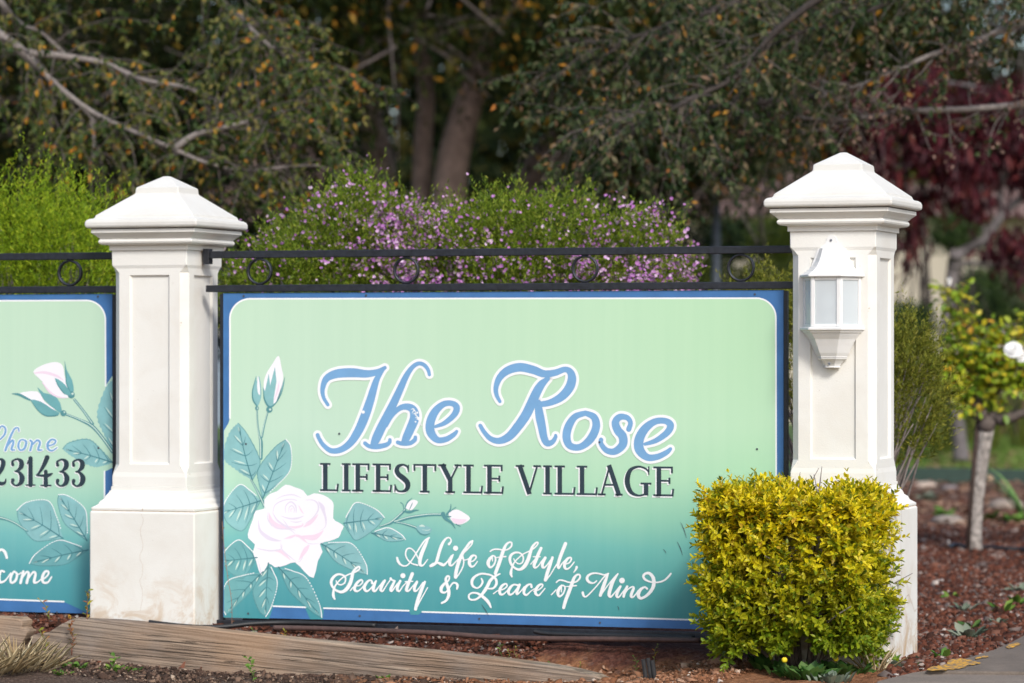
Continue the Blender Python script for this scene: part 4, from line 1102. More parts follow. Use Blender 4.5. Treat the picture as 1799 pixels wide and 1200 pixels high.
stem(G5, [(-60, 240, 24), (0, 250, 30), (60, 265, 24), (140, 300, 22), (240, 365, 20)])
art_leaf(G4, (880, 945), (490, 838), (690, 765), (720, 972), dotted=0, serr=9)
art_leaf(G4, (905, 900), (900, 290), (950, 560), (762, 570), dotted=0, serr=9)
art_leaf(G5, (555, 430), (150, 188), (420, 105), (290, 440), dotted=1)
art_leaf(G5, (765, 450), (515, 50), (735, 165), (560, 285), dotted=1)
art_leaf(G5, (775, 530), (262, 650), (500, 455), (560, 660), dotted=1, deep=True)
z = Z_ART + .0012
G4.poly(A_('petal'), [(260, 238), (330, 185), (430, 160), (490, 190), (512, 300), (572, 400), (520, 442), (430, 432), (372, 382), (330, 312)], z, 3)
G4.ribbon(A_('pink'), [(268, 246, 8), (350, 242, 20), (440, 268, 18), (492, 300, 6)], z + .0006); G4.ribbon(A_('pink'), [(330, 320, 6), (390, 395, 16), (450, 430, 12), (520, 440, 4)], z + .0006)
G4.poly(A_('leafd'), [(505, 150), (520, 220), (562, 300), (577, 385), (545, 392), (515, 322)], z + .0012, 2); G4.poly(A_('leafd'), [(428, 285), (490, 320), (532, 370), (557, 420), (500, 410), (455, 350)], z + .0012, 2)
G4.ribbon(A_('edge'), [(505, 155, 3), (515, 260, 7), (520, 330, 9), (548, 390, 6)], z + .0018); G4.ribbon(A_('edge'), [(430, 287, 3), (455, 345, 8), (500, 405, 8)], z + .0018)
G4.dot(A_('edge'), 556, 416, 28, z + .0014); G4.dot(A_('mint'), 566, 408, 9, z + .0020)
G4.poly(A_('petal'), [(150, 405), (290, 390), (350, 470), (435, 540), (300, 505), (230, 452)], z, 3)
G4.poly(A_('leafd'), [(238, 455), (320, 470), (400, 522), (465, 560), (430, 585), (360, 580), (300, 540)], z + .0006, 2); G4.poly(A_('leafd'), [(290, 355), (340, 400), (420, 420), (470, 480), (480, 560), (420, 522), (340, 450)], z + .0006, 2)
G4.ribbon(A_('edge'), [(95, 408, 6), (150, 415, 20), (220, 450, 16), (250, 460, 6)], z + .0006); G4.ribbon(A_('edge'), [(240, 460, 3), (300, 540, 8), (365, 580, 10), (450, 575, 8)], z + .0012)
G4.dot(A_('edge'), 495, 560, 24, z + .0012); G4.dot(A_('mint'), 502, 552, 7, z + .0018)
art_build(SIGN2)
mb = MB()
for x, y in ((172, 521), (100, 1076), (173, 787)): F2.dot(mb, x, y, 1.9, .0095, 10)
mb.build('screw', SCREWD, SIGN2)

# ---------------------------------------------------------------- black rails with rings
def railing(label, ua, ub, ring_px, bracket):
    t = thing('metal_railing', label, 'railing', wpt((ua + ub) / 2, 0, .06), 0, 'black metal sign railings')
    zt = onwall(900, 442.5, 0).z
    z_top, z_low = 1.2135, 1.107
    for nm, z, h in (('top_rail', z_top, .0112), ('lower_rail', z_low, .0108)):
        mb = MB(); mb.box(wpt((ua + ub) / 2, .0, z), (ub - ua) / 2, .0112, h, WDIR, WBACK); mb.build(nm, BLACKM, t, bevel=.002)
    mb = MB(); mb.box(wpt((ua + ub) / 2, -.004, .052), (ub - ua) / 2, .011, .014, WDIR, WBACK); mb.build('bottom_rail', BLACKM, t, bevel=.002)
    for x, r in ring_px:
        p = onwall(x, 475, 0); u = uv(p)[0]; c = wpt(u, 0, (z_top - .0112 + z_low + .0108) / 2)
        mb = MB(); rr_ = .0385; rings = []
        for k in range(33):
            an = 2 * math.pi * k / 32
            e = WDIR * math.cos(an) + Vector((0, 0, 1)) * math.sin(an)
            rings.append([c + e * (rr_ - .003) - WBACK * .007, c + e * (rr_ + .003) - WBACK * .007, c + e * (rr_ + .003) + WBACK * .007, c + e * (rr_ - .003) + WBACK * .007])
        mb.loft(rings, 0, True, True, False, False)
        gap = (z_top - z_low - .022) / 2 - rr_
        for sg in (1, -1): mb.box(c + Vector((0, 0, sg * (rr_ + gap / 2))), .010, .006, max(gap / 2 + .003, .002), WDIR, WBACK)
        mb.build('ring', BLACKM, t)
    return t
r1 = railing('black metal rail with four rings spanning above The Rose sign between both pillars', uv(onwall(392, 440))[0] - .055, uv(onwall(1396, 440))[0] + .01, [(456, 21), (714, 21), (1028, 21), (1302, 21)], True)
uL = uv(onwall(392, 440))[0]
mb = MB()
for z in (1.2145,):
    c = wpt(uL - .052, 0, z - .006)
    mb.box(c, .010, .017, .024, WDIR, WBACK)
mb.build('bracket', BLACKM, r1, bevel=.002)
for u in (UA - .006, UB + .0065):
    mb = MB(); mb.box(wpt(u, -.006, .575), .005, .010, .515, WDIR, WBACK); mb.build('post', BLACKM, r1)
r2 = railing('black metal rail running off the left edge above the second sign', VA - .05, uv(onwall(204, 440))[0], [(123, 20), (-130, 20), (-390, 20), (-650, 20)], False)
for u in (VB + .006, VA - .0065):
    mb = MB(); mb.box(wpt(u, -.006, .575), .005, .010, .515, WDIR, WBACK); mb.build('post', BLACKM, r2)
# ---------------------------------------------------------------- plants near the wall
rng = np.random.default_rng(11)
def unit(n): return norm(rng.normal(size=(n, 3)))
BARK_G = plain('grey_bark', (.20, .175, .16), .9, .35, 40, .6)
BARK_D = plain('dark_bark', (.045, .036, .032), .9, .4, 30, .6)
TWIG = plain('twig_brown', (.12, .085, .06), .85, .35, 60)
TWIG_G = plain('twig_grey', (.19, .16, .145), .9, .3, 60)

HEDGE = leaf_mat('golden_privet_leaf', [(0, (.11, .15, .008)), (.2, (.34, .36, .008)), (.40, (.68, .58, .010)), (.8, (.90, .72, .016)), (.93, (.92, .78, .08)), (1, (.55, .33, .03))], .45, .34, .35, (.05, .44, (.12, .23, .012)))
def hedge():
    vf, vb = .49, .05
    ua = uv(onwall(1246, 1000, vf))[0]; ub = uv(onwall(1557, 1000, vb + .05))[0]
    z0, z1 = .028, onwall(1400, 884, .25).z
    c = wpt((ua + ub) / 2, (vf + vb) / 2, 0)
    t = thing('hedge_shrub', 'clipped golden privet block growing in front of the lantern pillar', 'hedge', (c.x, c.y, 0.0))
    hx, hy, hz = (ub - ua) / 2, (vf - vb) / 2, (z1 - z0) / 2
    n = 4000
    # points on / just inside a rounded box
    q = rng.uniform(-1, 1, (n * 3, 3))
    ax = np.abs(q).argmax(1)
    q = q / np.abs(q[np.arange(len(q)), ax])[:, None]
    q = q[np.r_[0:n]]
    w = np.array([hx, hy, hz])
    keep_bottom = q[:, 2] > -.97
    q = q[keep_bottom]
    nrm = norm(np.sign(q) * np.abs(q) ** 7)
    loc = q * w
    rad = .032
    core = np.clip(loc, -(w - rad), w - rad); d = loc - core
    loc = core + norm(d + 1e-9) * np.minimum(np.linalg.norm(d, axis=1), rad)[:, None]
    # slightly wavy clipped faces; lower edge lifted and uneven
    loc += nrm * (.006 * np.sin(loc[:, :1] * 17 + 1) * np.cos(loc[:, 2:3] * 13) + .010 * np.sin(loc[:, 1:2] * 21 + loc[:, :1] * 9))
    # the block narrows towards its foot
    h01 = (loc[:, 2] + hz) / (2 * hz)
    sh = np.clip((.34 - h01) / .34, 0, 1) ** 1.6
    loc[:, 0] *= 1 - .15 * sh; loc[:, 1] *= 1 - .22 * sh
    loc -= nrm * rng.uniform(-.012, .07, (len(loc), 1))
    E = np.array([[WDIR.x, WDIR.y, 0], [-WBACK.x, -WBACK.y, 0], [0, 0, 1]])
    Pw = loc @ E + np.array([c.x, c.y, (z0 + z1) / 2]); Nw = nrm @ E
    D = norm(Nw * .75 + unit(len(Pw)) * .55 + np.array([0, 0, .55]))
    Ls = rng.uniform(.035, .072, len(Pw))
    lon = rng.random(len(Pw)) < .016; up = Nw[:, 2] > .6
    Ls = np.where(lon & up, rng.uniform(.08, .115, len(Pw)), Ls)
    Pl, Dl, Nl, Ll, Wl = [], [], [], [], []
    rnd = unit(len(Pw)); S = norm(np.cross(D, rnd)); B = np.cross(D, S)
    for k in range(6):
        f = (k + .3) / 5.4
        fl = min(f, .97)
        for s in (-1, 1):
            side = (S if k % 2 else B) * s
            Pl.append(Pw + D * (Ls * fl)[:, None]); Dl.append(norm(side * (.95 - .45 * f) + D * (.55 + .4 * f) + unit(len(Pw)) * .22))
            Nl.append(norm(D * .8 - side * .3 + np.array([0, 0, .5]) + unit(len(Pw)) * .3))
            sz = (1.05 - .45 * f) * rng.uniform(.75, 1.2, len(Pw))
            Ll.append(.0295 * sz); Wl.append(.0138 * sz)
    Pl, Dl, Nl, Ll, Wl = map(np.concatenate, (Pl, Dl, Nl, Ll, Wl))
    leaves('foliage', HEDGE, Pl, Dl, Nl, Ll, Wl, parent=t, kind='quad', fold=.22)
    mb = MB()
    for i in range(150):
        a = rng.uniform(-1, 1, 3) * w * np.array([.9, .9, .9]); b_ = a * np.array([1.05, 1.1, 1.05]) + np.array([0, 0, .04]) + rng.normal(0, .05, 3)
        p0 = np.array([a[0] * .35, a[1] * .35, -hz - .03]); 
        pa, pm, pb = [(x @ E) + np.array([c.x, c.y, (z0 + z1) / 2]) for x in (p0 if i < 26 else a, (a + b_) / 2 + rng.normal(0, .01, 3), b_)]
        mb.tube([pa, pm, pb], [.006 if i < 26 else .0022, .0022, .001], 5)
    mb.build('stems', TWIG_G, t)
hedge()

# --- heath shrubs behind the sign
HEATH = leaf_mat('heath_needle', [(0, (.05, .095, .007)), (.4, (.12, .19, .012)), (.75, (.20, .28, .020)), (1, (.32, .34, .05))], .6, .2, .2)
HEATH_B = leaf_mat('bright_heath_needle', [(0, (.08, .15, .006)), (.4, (.18, .29, .010)), (.75, (.29, .40, .014)), (1, (.40, .44, .03))], .6, .2, .2)
HEATH_O = leaf_mat('olive_heath_needle', [(0, (.09, .11, .012)), (.4, (.15, .17, .018)), (.75, (.22, .23, .025)), (1, (.30, .27, .05))], .6, .2, .2)
FLOWER = leaf_mat('pink_blossom', [(0, (.38, .13, .40)), (.45, (.54, .24, .55)), (.8, (.66, .40, .65)), (.95, (.78, .60, .74)), (1, (.38, .22, .20))], .6, .3, .2)
def heath(label, lumps, nplume, mat, nflow, z_base, seed, base_px=None, plume=(.065, .125), flw_center=None, cone=0.0, group=None, pale=None):
    """lumps: list of (centre, radii). Plumes of needles grow outward and up from each lump's shell."""
    g = np.random.default_rng(seed)
    c0 = np.array(lumps[0][0])
    if base_px is not None: c0[0] = at(base_px, 600, c0[1]).x
    t = thing('flowering_shrub' if nflow > 40 else 'heath_shrub', label, 'shrub', (c0[0], c0[1], z_base), 0, group)
    vol = np.array([r[0] * r[2] for _, r in lumps]); pick = g.choice(len(lumps), nplume, p=vol / vol.sum())
    C = np.array([l[0] for l in lumps])[pick]; Rr = np.array([l[1] for l in lumps])[pick]
    u_ = norm(g.normal(size=(nplume, 3)) + np.array([0, -.35, .25]))
    r = g.uniform(.55, 1.0, (nplume, 1)) ** .5
    wob = 1 + .13 * np.sin(u_[:, :1] * 7 + seed) * np.sin(u_[:, 2:3] * 6 + 2) + .06 * np.sin(u_[:, 1:2] * 15)
    P0 = C + u_ * Rr * r * wob
    ok = P0[:, 2] > z_base + .05
    P0, u_, C = P0[ok], u_[ok], C[ok]
    inside = np.zeros(len(P0), bool)
    D0 = norm(u_ * np.array([.8, .8, .5]) + np.array([0, 0, .75]) + g.normal(0, .28, P0.shape))
    Lp = g.uniform(*plume, len(P0))
    curve = g.normal(0, .25, P0.shape)
    Pl, Dl, Nl, LL, WW = [], [], [], [], []
    m = 26
    for k in range(m):
        f = (k + .5) / m
        ctr_ = P0 + D0 * (Lp * f)[:, None] + curve * (Lp * f * f)[:, None]
        s = norm(np.cross(D0, g.normal(size=P0.shape)))
        Pl.append(ctr_); Dl.append(norm(s * .75 + D0 * .9)); Nl.append(norm(g.normal(size=P0.shape)))
        LL.append(g.uniform(.016, .028, len(P0)) * (1.1 - .4 * f)); WW.append(np.full(len(P0), .0038))
    Pl, Dl, Nl, LL, WW = map(np.concatenate, (Pl, Dl, Nl, LL, WW))
    leaves('foliage', mat, Pl, Dl, Nl, LL, WW, parent=t)
    if nflow:
        # blossom sits in bunches along some of the plumes
        cl = g.normal(size=(len(P0),)) * .35 + np.sin(P0[:, 0] * 6.1 + seed) * .5 + np.sin(P0[:, 2] * 7.3 + P0[:, 0] * 3) * .5 + (flw_center(P0) if flw_center else 0)
        cl = cl - (np.linalg.norm((P0 - C), axis=1) < 0) 
        pr = np.exp(cl * 2.6); pr /= pr.sum()
        cnt = g.multinomial(nflow, pr)
        idx = np.repeat(np.arange(len(P0)), np.minimum(cnt, 34))
        f = g.uniform(.45, 1.05, len(idx))
        Fp = P0[idx] + D0[idx] * (Lp[idx] * f)[:, None] + curve[idx] * (Lp[idx] * f * f)[:, None] + g.normal(0, .0085, (len(idx), 3))
        Fd = norm(D0[idx] * .3 + g.normal(size=Fp.shape) * .6 + np.array([0, -.6, .3]))
        a = norm(np.cross(Fd, g.normal(size=Fp.shape))); b_ = np.cross(Fd, a)
        rr_ = g.uniform(.0042, .0080, len(idx))[:, None]
        V = [Fp - Fd * rr_ * .4]
        for j in range(5):
            an = 2 * math.pi * j / 5
            V.append(Fp + (a * math.cos(an) + b_ * math.sin(an)) * rr_ + Fd * rr_ * .25)
        V = np.stack(V, 1).reshape(-1, 3); o = np.arange(len(idx))[:, None] * 6
        F = np.concatenate([o + [0, 1 + j, 1 + (j + 1) % 5] for j in range(5)])
        fl = np_mesh('blossom', V, F, FLOWER, parent=t); fl['kind'] = 'stuff'
    mb = MB()
    for i in range(70):
        k = g.integers(len(P0)); b0 = Vector((c0[0] + g.normal() * .03, c0[1] + g.normal() * .04, z_base - .02)); b1 = Vector(P0[k]); 
        mid = b0.lerp(b1, .5) + Vector((g.normal() * .03, g.normal() * .03, .06))
        mb.tube([b0, mid, b1], [.009, .005, .002], 5)
    mb.build('stems', TWIG_G, t)
    return t
def lump(px, py, Y, rx, ry, rz): p = at(px, py, Y); return ((p.x, p.y, p.z), (rx, ry, rz))
G_H = 'heath bushes behind the signs'
heath('heath bush thick with pink blossom, broad mound behind the sign rails', [lump(940, 480, 11.75, .36, .34, .235), lump(800, 490, 11.75, .30, .34, .22), lump(1090, 495, 11.8, .21, .3, .20), lump(1150, 530, 11.8, .10, .2, .12), lump(900, 580, 11.7, .56, .34, .30), lump(925, 405, 11.75, .07, .10, .08)],
      3600, HEATH, 11500, 0.0, 5, group=G_H)
heath('green heath bush with scattered pink blossom beside the left pillar', [lump(630, 448, 11.9, .20, .30, .225), lump(590, 510, 11.8, .30, .3, .24), lump(480, 535, 11.7, .18, .28, .16), lump(640, 580, 11.8, .36, .34, .28), lump(690, 430, 11.95, .12, .2, .13)],
      2700, HEATH, 3400, 0.0, 8, flw_center=lambda P: (P[:, 0] + .42) * 1.2, group=G_H)
heath('bright green heath bush with almost no blossom behind the second sign', [lump(70, 470, 12.0, .28, .34, .22), lump(-80, 460, 12.0, .34, .34, .25), lump(140, 500, 11.9, .15, .3, .19), lump(60, 580, 11.9, .46, .34, .30), lump(-230, 480, 12.0, .32, .3, .25)],
      2500, HEATH_B, 46, 0.0, 13, plume=(.12, .22), group=G_H)
heath('olive green heath bush showing past the lantern pillar', [lump(1560, 700, 11.3, .19, .22, .22), lump(1470, 640, 11.35, .22, .22, .24), lump(1590, 640, 11.3, .08, .15, .13), lump(1600, 740, 11.3, .10, .15, .16), lump(1400, 640, 11.4, .13, .2, .22), lump(1340, 560, 11.5, .10, .15, .12)],
      1300, HEATH_O, 26, 0.0, 21, base_px=1480, plume=(.07, .12), group=G_H)

# --- standard rose with stake
ROSELEAF = leaf_mat('rose_leaf', [(0, (.10, .20, .015)), (.45, (.26, .38, .02)), (.75, (.46, .48, .03)), (.93, (.66, .50, .03)), (1, (.58, .28, .03))], .45, .25, .4)
ROSEBARK = plain('rose_bark', (.30, .27, .245), .9, .7, 38, .8)
KNOB = plain('gnarled_bark', (.10, .08, .07), .9, .4, 50, .8)
WPET = plain('white_petal', (.88, .88, .86), .6, .03)
def flower(parent, c, r, seed, closed=False):
    """an open bloom: three whorls of cupped petals round an axis that looks out of the bush; a bud is narrow and upright"""
    mb = MB(); ax = Vector((0, 0, 1)) if closed else Vector((-.15, -.85, .5)).normalized()
    e1 = ax.cross(Vector((1, 0, .1))).normalized(); e2 = ax.cross(e1)
    for lay, (n, sp, up) in enumerate(((5, 1.0, .30), (4, .70, .75), (3, .40, .95)) if not closed else ((4, .40, 1.3), (3, .22, 1.5))):
        for k in range(n):
            a = 2 * math.pi * (k + .5 * lay + seed * .3) / n; d = e1 * math.cos(a) + e2 * math.sin(a); s = ax.cross(d); pts = []
            for f in (0, .35, .7, 1):
                w = r * sp * (.18 + 1.25 * math.sin(math.pi * min(.86, f * .62 + .10)) * .62) if f < 1 else r * sp * .34
                m_ = c + d * (r * sp * f) + ax * (r * up * (f ** .7) - r * .12 * (f > .9))
                pts += [m_ - s * w * .8 + ax * r * .05, m_ + s * w * .8 + ax * r * .05]
            mb.add(pts, [(2 * i, 2 * i + 1, 2 * i + 3, 2 * i + 2) for i in range(3)], 0, True)
    return mb.build('flower', WPET, parent)
def rose_tree():
    Y = 15.75; S = Y / FPX
    b = gpx(1712, 966, 0.0); Y = b.y
    def q(px, py, dy=0): return at(px, py, Y + dy)
    t = thing('rose_tree', 'standard rose with peeling pale trunk, gnarled graft and white blooms in the gravel bed', 'tree', b)
    mb = MB(); mb.tube([b - Vector((0, 0, .05)), q(1712, 940), q(1715, 890), q(1722, 830), q(1730, 775), q(1733, 748)], [.039, .034, .0315, .031, .033, .038], 12)
    mb.build('trunk', ROSEBARK, t)
    mb = MB()
    g = random.Random(4)
    for px, py, r in ((1733, 745, .042), (1722, 728, .036), (1745, 735, .034), (1716, 712, .028), (1760, 738, .030), (1776, 733, .026), (1738, 718, .03), (1706, 722, .022)):
        mb.ball(q(px, py, g.uniform(-.03, .03)), r, 9, 7, jit=.18)
    for pts, rad in (([(1722, 725), (1714, 690), (1718, 650)], [.022, .016, .010]), ([(1745, 735), (1775, 735), (1805, 722), (1830, 690)], [.026, .022, .018, .012]), ([(1733, 735), (1742, 700), (1760, 660)], [.02, .014, .01])):
        mb.tube([q(*p, g.uniform(-.03, .03)) for p in pts], rad, 8)
    mb.build('graft', KNOB, t)
    canes = [[(1718, 650), (1712, 600), (1690, 555), (1672, 505)], [(1718, 690), (1690, 670), (1665, 640), (1655, 628)], [(1760, 660), (1765, 620), (1790, 590), (1815, 560)], [(1714, 700), (1728, 650), (1740, 610), (1750, 590)],
             [(1742, 700), (1770, 670), (1790, 640)], [(1716, 690), (1700, 650), (1685, 600)], [(1830, 690), (1840, 640), (1835, 590)], [(1805, 722), (1850, 700), (1890, 660)], [(1718, 690), (1740, 665), (1755, 640)], [(1714, 700), (1690, 690), (1680, 670)]]
    mb = MB(); Pl, Dl, Nl, LL = [], [], [], []
    g2 = np.random.default_rng(9)
    for c in canes:
        dy = g2.uniform(-.14, .14)
        pts = [q(x, y, dy * i / 3) for i, (x, y) in enumerate(c)]
        sp = [Vector(p) for p in catmull([tuple(p) for p in pts], 6)]
        mb.tube(sp, [.008 - .005 * i / len(sp) for i in range(len(sp))], 6)
        for i, p in enumerate(sp):
            f = i / len(sp)
            if f < .18: continue
            for rep in range(5 if f > .3 else 3):
                # a compound leaf: stalk with five leaflets
                d = norm(g2.normal(size=(1, 3)) + np.array([[0, -.15, .25]]))[0]; ln = g2.uniform(.06, .12)
                s = norm(np.cross(d, [0, 0, 1.])[None])[0]
                base = np.array(p)
                tip = base + d * ln + np.array([0, 0, -.02])
                mb.tube([p, Vector(tip)], [.0018, .001], 4, 0, False)
                for (f2, sd) in ((1, 0), (.75, 1), (.75, -1), (.45, 1), (.45, -1)):
                    Pl.append(base + (tip - base) * f2); Dl.append(d * (.9 if sd == 0 else .45) + s * sd * .8 + np.array([0, 0, -.25]) + g2.normal(0, .15, 3))
                    Nl.append(np.array([0, -.45, .9]) + g2.normal(0, .45, 3)); LL.append(g2.uniform(.030, .052) * (1 if sd == 0 else .85))
    mb.build('canes', TWIG, t)
    LL = np.array(LL)
    leaves('foliage', ROSELEAF, np.array(Pl), np.array(Dl), np.array(Nl), LL, LL * .62, parent=t, kind='quad', fold=.15)
    flower(t, q(1780, 616, -.29), .040, 1); flower(t, q(1795, 628, -.27), .026, 2); flower(t, q(1668, 503), .030, 2, True)
    st = mb = MB(); mb.tube([q(1698, 968, -.03) - Vector((0, 0, .08)), q(1708, 850, -.02), q(1722, 690, .0)], [.0105] * 3, 8)
    tag(mb.build('garden_stake', plain('rusty_stake', (.045, .028, .022), .8, .4, 60), base=(b.x - .03, b.y + .05, 0)), 'rusty metal stake leaning beside the standard rose trunk', 'stake')
    pts = catmull([tuple(gpx(x, y, .008)) for x, y in ((1664, 962), (1680, 958), (1700, 962), (1735, 962), (1765, 965), (1800, 966), (1850, 972))], 6)
    mb = MB(); mb.tube(pts, .0125, 8)
    tag(mb.build('drip_hose', HOSE_K, base=pts[0]), 'black drip hose lying on red gravel round the rose foot', 'hose')
rose_tree()

# --- weeds, each its own plant
WEED = leaf_mat('weed_leaf', [(0, (.05, .13, .02)), (.5, (.10, .22, .03)), (1, (.20, .30, .05))], .55, .25, .3)
WEEDD = leaf_mat('dark_weed_leaf', [(0, (.02, .065, .012)), (.5, (.045, .12, .02)), (1, (.10, .18, .04))], .55, .2, .3)
WEEDY = leaf_mat('yellowing_weed_leaf', [(0, (.16, .20, .02)), (.5, (.30, .28, .03)), (.8, (.38, .20, .03)), (1, (.33, .10, .03))], .55, .25, .3)
WEEDR = leaf_mat('reddish_weed_leaf', [(0, (.20, .06, .02)), (.5, (.30, .10, .03)), (1, (.22, .20, .04))], .55, .25, .3)
STRAW = leaf_mat('straw', [(0, (.35, .25, .13)), (.5, (.52, .42, .25)), (1, (.62, .55, .38))], .8, .15, .2)
GREYWEED = leaf_mat('grey_weed_leaf', [(0, (.10, .14, .10)), (.5, (.17, .21, .15)), (1, (.24, .27, .20))], .7, .15, .2)
YEL = plain('yellow_bloom', (.75, .58, .02), .6, .08)
STEMR = plain('red_stem', (.20, .07, .04), .8, .3)
STEMG = plain('green_stem', (.14, .19, .05), .7, .3)
def upright(label, p, top, nleaf, ll, mat, stem=STEMG, wid=.4, nm='weed', lean=0, cat='weed', group=None, r=.0018):
    g = np.random.default_rng(int(abs(p.x) * 9973 + top * 771) % 99991)
    t = thing(nm, label, cat, p, 0, group)
    pts = [p + Vector((lean * f * f + g.normal() * .004 * (f > 0), g.normal() * .004 * (f > 0), top * f)) for f in (0, .25, .5, .75, 1)]
    sp = [Vector(x) for x in catmull([tuple(x) for x in pts], 6)]
    mb = MB(); mb.tube([p - Vector((0, 0, .02))] + sp, [r] * 4 + [r * .6] * (len(sp) - 3), 5); mb.build('stem', stem, t)
    P, D, N = [], [], []
    for i in range(nleaf):
        f = .12 + .88 * i / max(1, nleaf - 1); s = np.array(sp[min(len(sp) - 1, int(f * (len(sp) - 1)))])
        a = i * 2.4 + g.uniform(-.4, .4)
        P.append(s); D.append([math.cos(a), math.sin(a) * .8, .55 + g.uniform(-.3, .5)]); N.append(g.normal(0, .35, 3) + np.array([0, -.4, 1]))
    L = ll * g.uniform(.7, 1.2, nleaf)
    leaves('leaves', mat, np.array(P), np.array(D), np.array(N), L, L * wid, parent=t, kind='quad')
    return t
def rosette(label, p, n, ll, mat, wid=.35, up=.5, flowers=0, nm='weed', cat='weed', group=None, spread=.02):
    g = np.random.default_rng(int(abs(p.x) * 7919 + ll * 10007 + n) % 99991)
    t = thing(nm, label, cat, p, 0, group)
    a = g.uniform(0, 2 * math.pi, n)
    P = np.array(p) + np.stack([np.cos(a) * spread * g.random(n), np.sin(a) * spread * g.random(n), np.full(n, -.004)], 1)
    D = np.stack([np.cos(a), np.sin(a), up * g.uniform(.3, 1.8, n)], 1); N = np.stack([-np.cos(a) * .4, -np.sin(a) * .4 - .2, np.ones(n)], 1) + g.normal(0, .2, (n, 3))
    L = ll * g.uniform(.6, 1.25, n)
    leaves('leaves', mat, P, D, N, L, L * wid, parent=t, kind='quad')
    for i in range(flowers):
        mb = MB(); a = i * 2.1 + 4.2; c = p + Vector((math.cos(a) * ll * .8, -ll * .5, ll * (1.0 + .5 * i)))
        mb.tube([p, c], [.0015, .0012], 5); mb.ball(c, .0085, 9, 6, 1, (1, .6, 1)); mb.build('flower', [STEMG, YEL], t)
    return t
def gp(px, py):      # ground point seen at a pixel (iterates on the uneven ground)
    z = 0.0
    for _ in range(12): q_ = gpx(px, py, z); z = .5 * z + .5 * gz(q_.x, q_.y)
    return Vector((q_.x, q_.y, z))
def wp(px, py, v):   # ground point under a pixel column at distance v before the wall
    q_ = onwall(px, py, v); return Vector((q_.x, q_.y, gz(q_.x, q_.y)))
GW = 'weeds along the foot of the signs'
upright('tall seedling with orange and green leaves against the left pillar plinth', wp(150, 1086, .24), .185, 22, .022, WEEDY, STEMR, .5, lean=.012, group=GW)
upright('bushy seedling with yellowing leaves at the split sleeper end', wp(133, 1086, .235), .085, 16, .020, WEEDY, STEMR, .5, lean=-.02, group=GW)
upright('seedling with a few drooping leaves touching the left plinth front', wp(162, 1086, .24), .075, 9, .022, WEEDY, STEMG, .45, lean=.025, group=GW)
upright('reddish weed hanging over the sleeper face below the left plinth', onwall(126, 1140, .30), .085, 20, .016, WEEDR, STEMR, .4, lean=.0, group=GW)
upright('yellow green weed before the notch between the two sleepers', onwall(80, 1150, .31), .075, 14, .018, WEEDY, STEMG, .45, lean=-.02, group=GW)
upright('slim green weed on the red gravel below the second sign', wp(85, 1100, .17), .070, 10, .017, WEEDY, STEMG, .35, lean=-.02, group=GW)
for i, (px, py, v, h, lab) in enumerate(((233, 1089, .245, .035, 'short grass tuft left of centre at the left plinth foot'), (238, 1088, .245, .046, 'tallest grass blade at the left plinth foot'), (216, 1090, .245, .026, 'dry bent blade at the left plinth foot'),
                                         (447, 1106, .19, .03, 'small shoot on gravel under the painted leaves'), (502, 1103, .16, .032, 'leafy shoot on gravel left of the brown pipe end'),
                                         (820, 1130, .2, .030, 'small green shoot on gravel below the ampersand'), (881, 1106, .12, .045, 'leaning shoot by the pipes below the word Peace'), (894, 1110, .13, .030, 'short leafy shoot in front of the dark pipe end'), (908, 1118, .14, .05, 'tall leafy shoot where the black pipe starts'),
                                         (962, 1140, .2, .035, 'shoot standing on the gravel right of centre'), (982, 1143, .21, .030, 'low pair of shoots beside the sleeper tip'), (1022, 1140, .19, .045, 'tall thin shoot above the sleeper tip'), (1117, 1120, .13, .042, 'leafy shoot by the pipes left of the hedge'), (1150, 1104, .10, .055, 'dark drooping shoot before the blue border near the hedge'))):
    upright(lab, wp(px, py, v), h, 7, .013, WEEDY if i % 3 else WEED, STEMG, .28, r=.001, group=GW)
upright('tall dry reddish stalk rising before the painted rose leaves', wp(407, 1098, .06), .335, 12, .010, WEEDR, plain('dry_stalk', (.26, .15, .11), .9, .3), .3, nm='dry_stalk', lean=-.035, cat='stalk', r=.0016)
rosette('bright clover patch in front of the sleeper, left one', gp(128, 1172), 30, .026, WEED, .6, .7, spread=.045, group=GW)
rosette('bright clover patch at the left edge of the sleeper shade', gp(108, 1185), 16, .022, WEED, .6, .8, spread=.03, group=GW)
rosette('lush clover clump sprouting under the sleeper near the left pillar', gp(210, 1178), 34, .024, WEED, .6, .9, spread=.06, group=GW)
upright('sprout above the lush clover clump in front of the sleeper', gp(200, 1176), .045, 8, .02, WEED, STEMG, .55, group=GW)
upright('climbing sprig with small round leaves before the sleeper middle', gp(444, 1198), .075, 16, .017, WEED, STEMG, .7, lean=-.02, group=GW)
rosette('fresh green clump leaning on the sleeper right of its middle', onwall(675, 1195, .31), 14, .022, WEED, .6, 1.2, spread=.02, group=GW)
rosette('tiny leaf pair at the bottom edge below the sleeper', onwall(705, 1200, .31), 7, .018, WEED, .6, .9, group=GW)
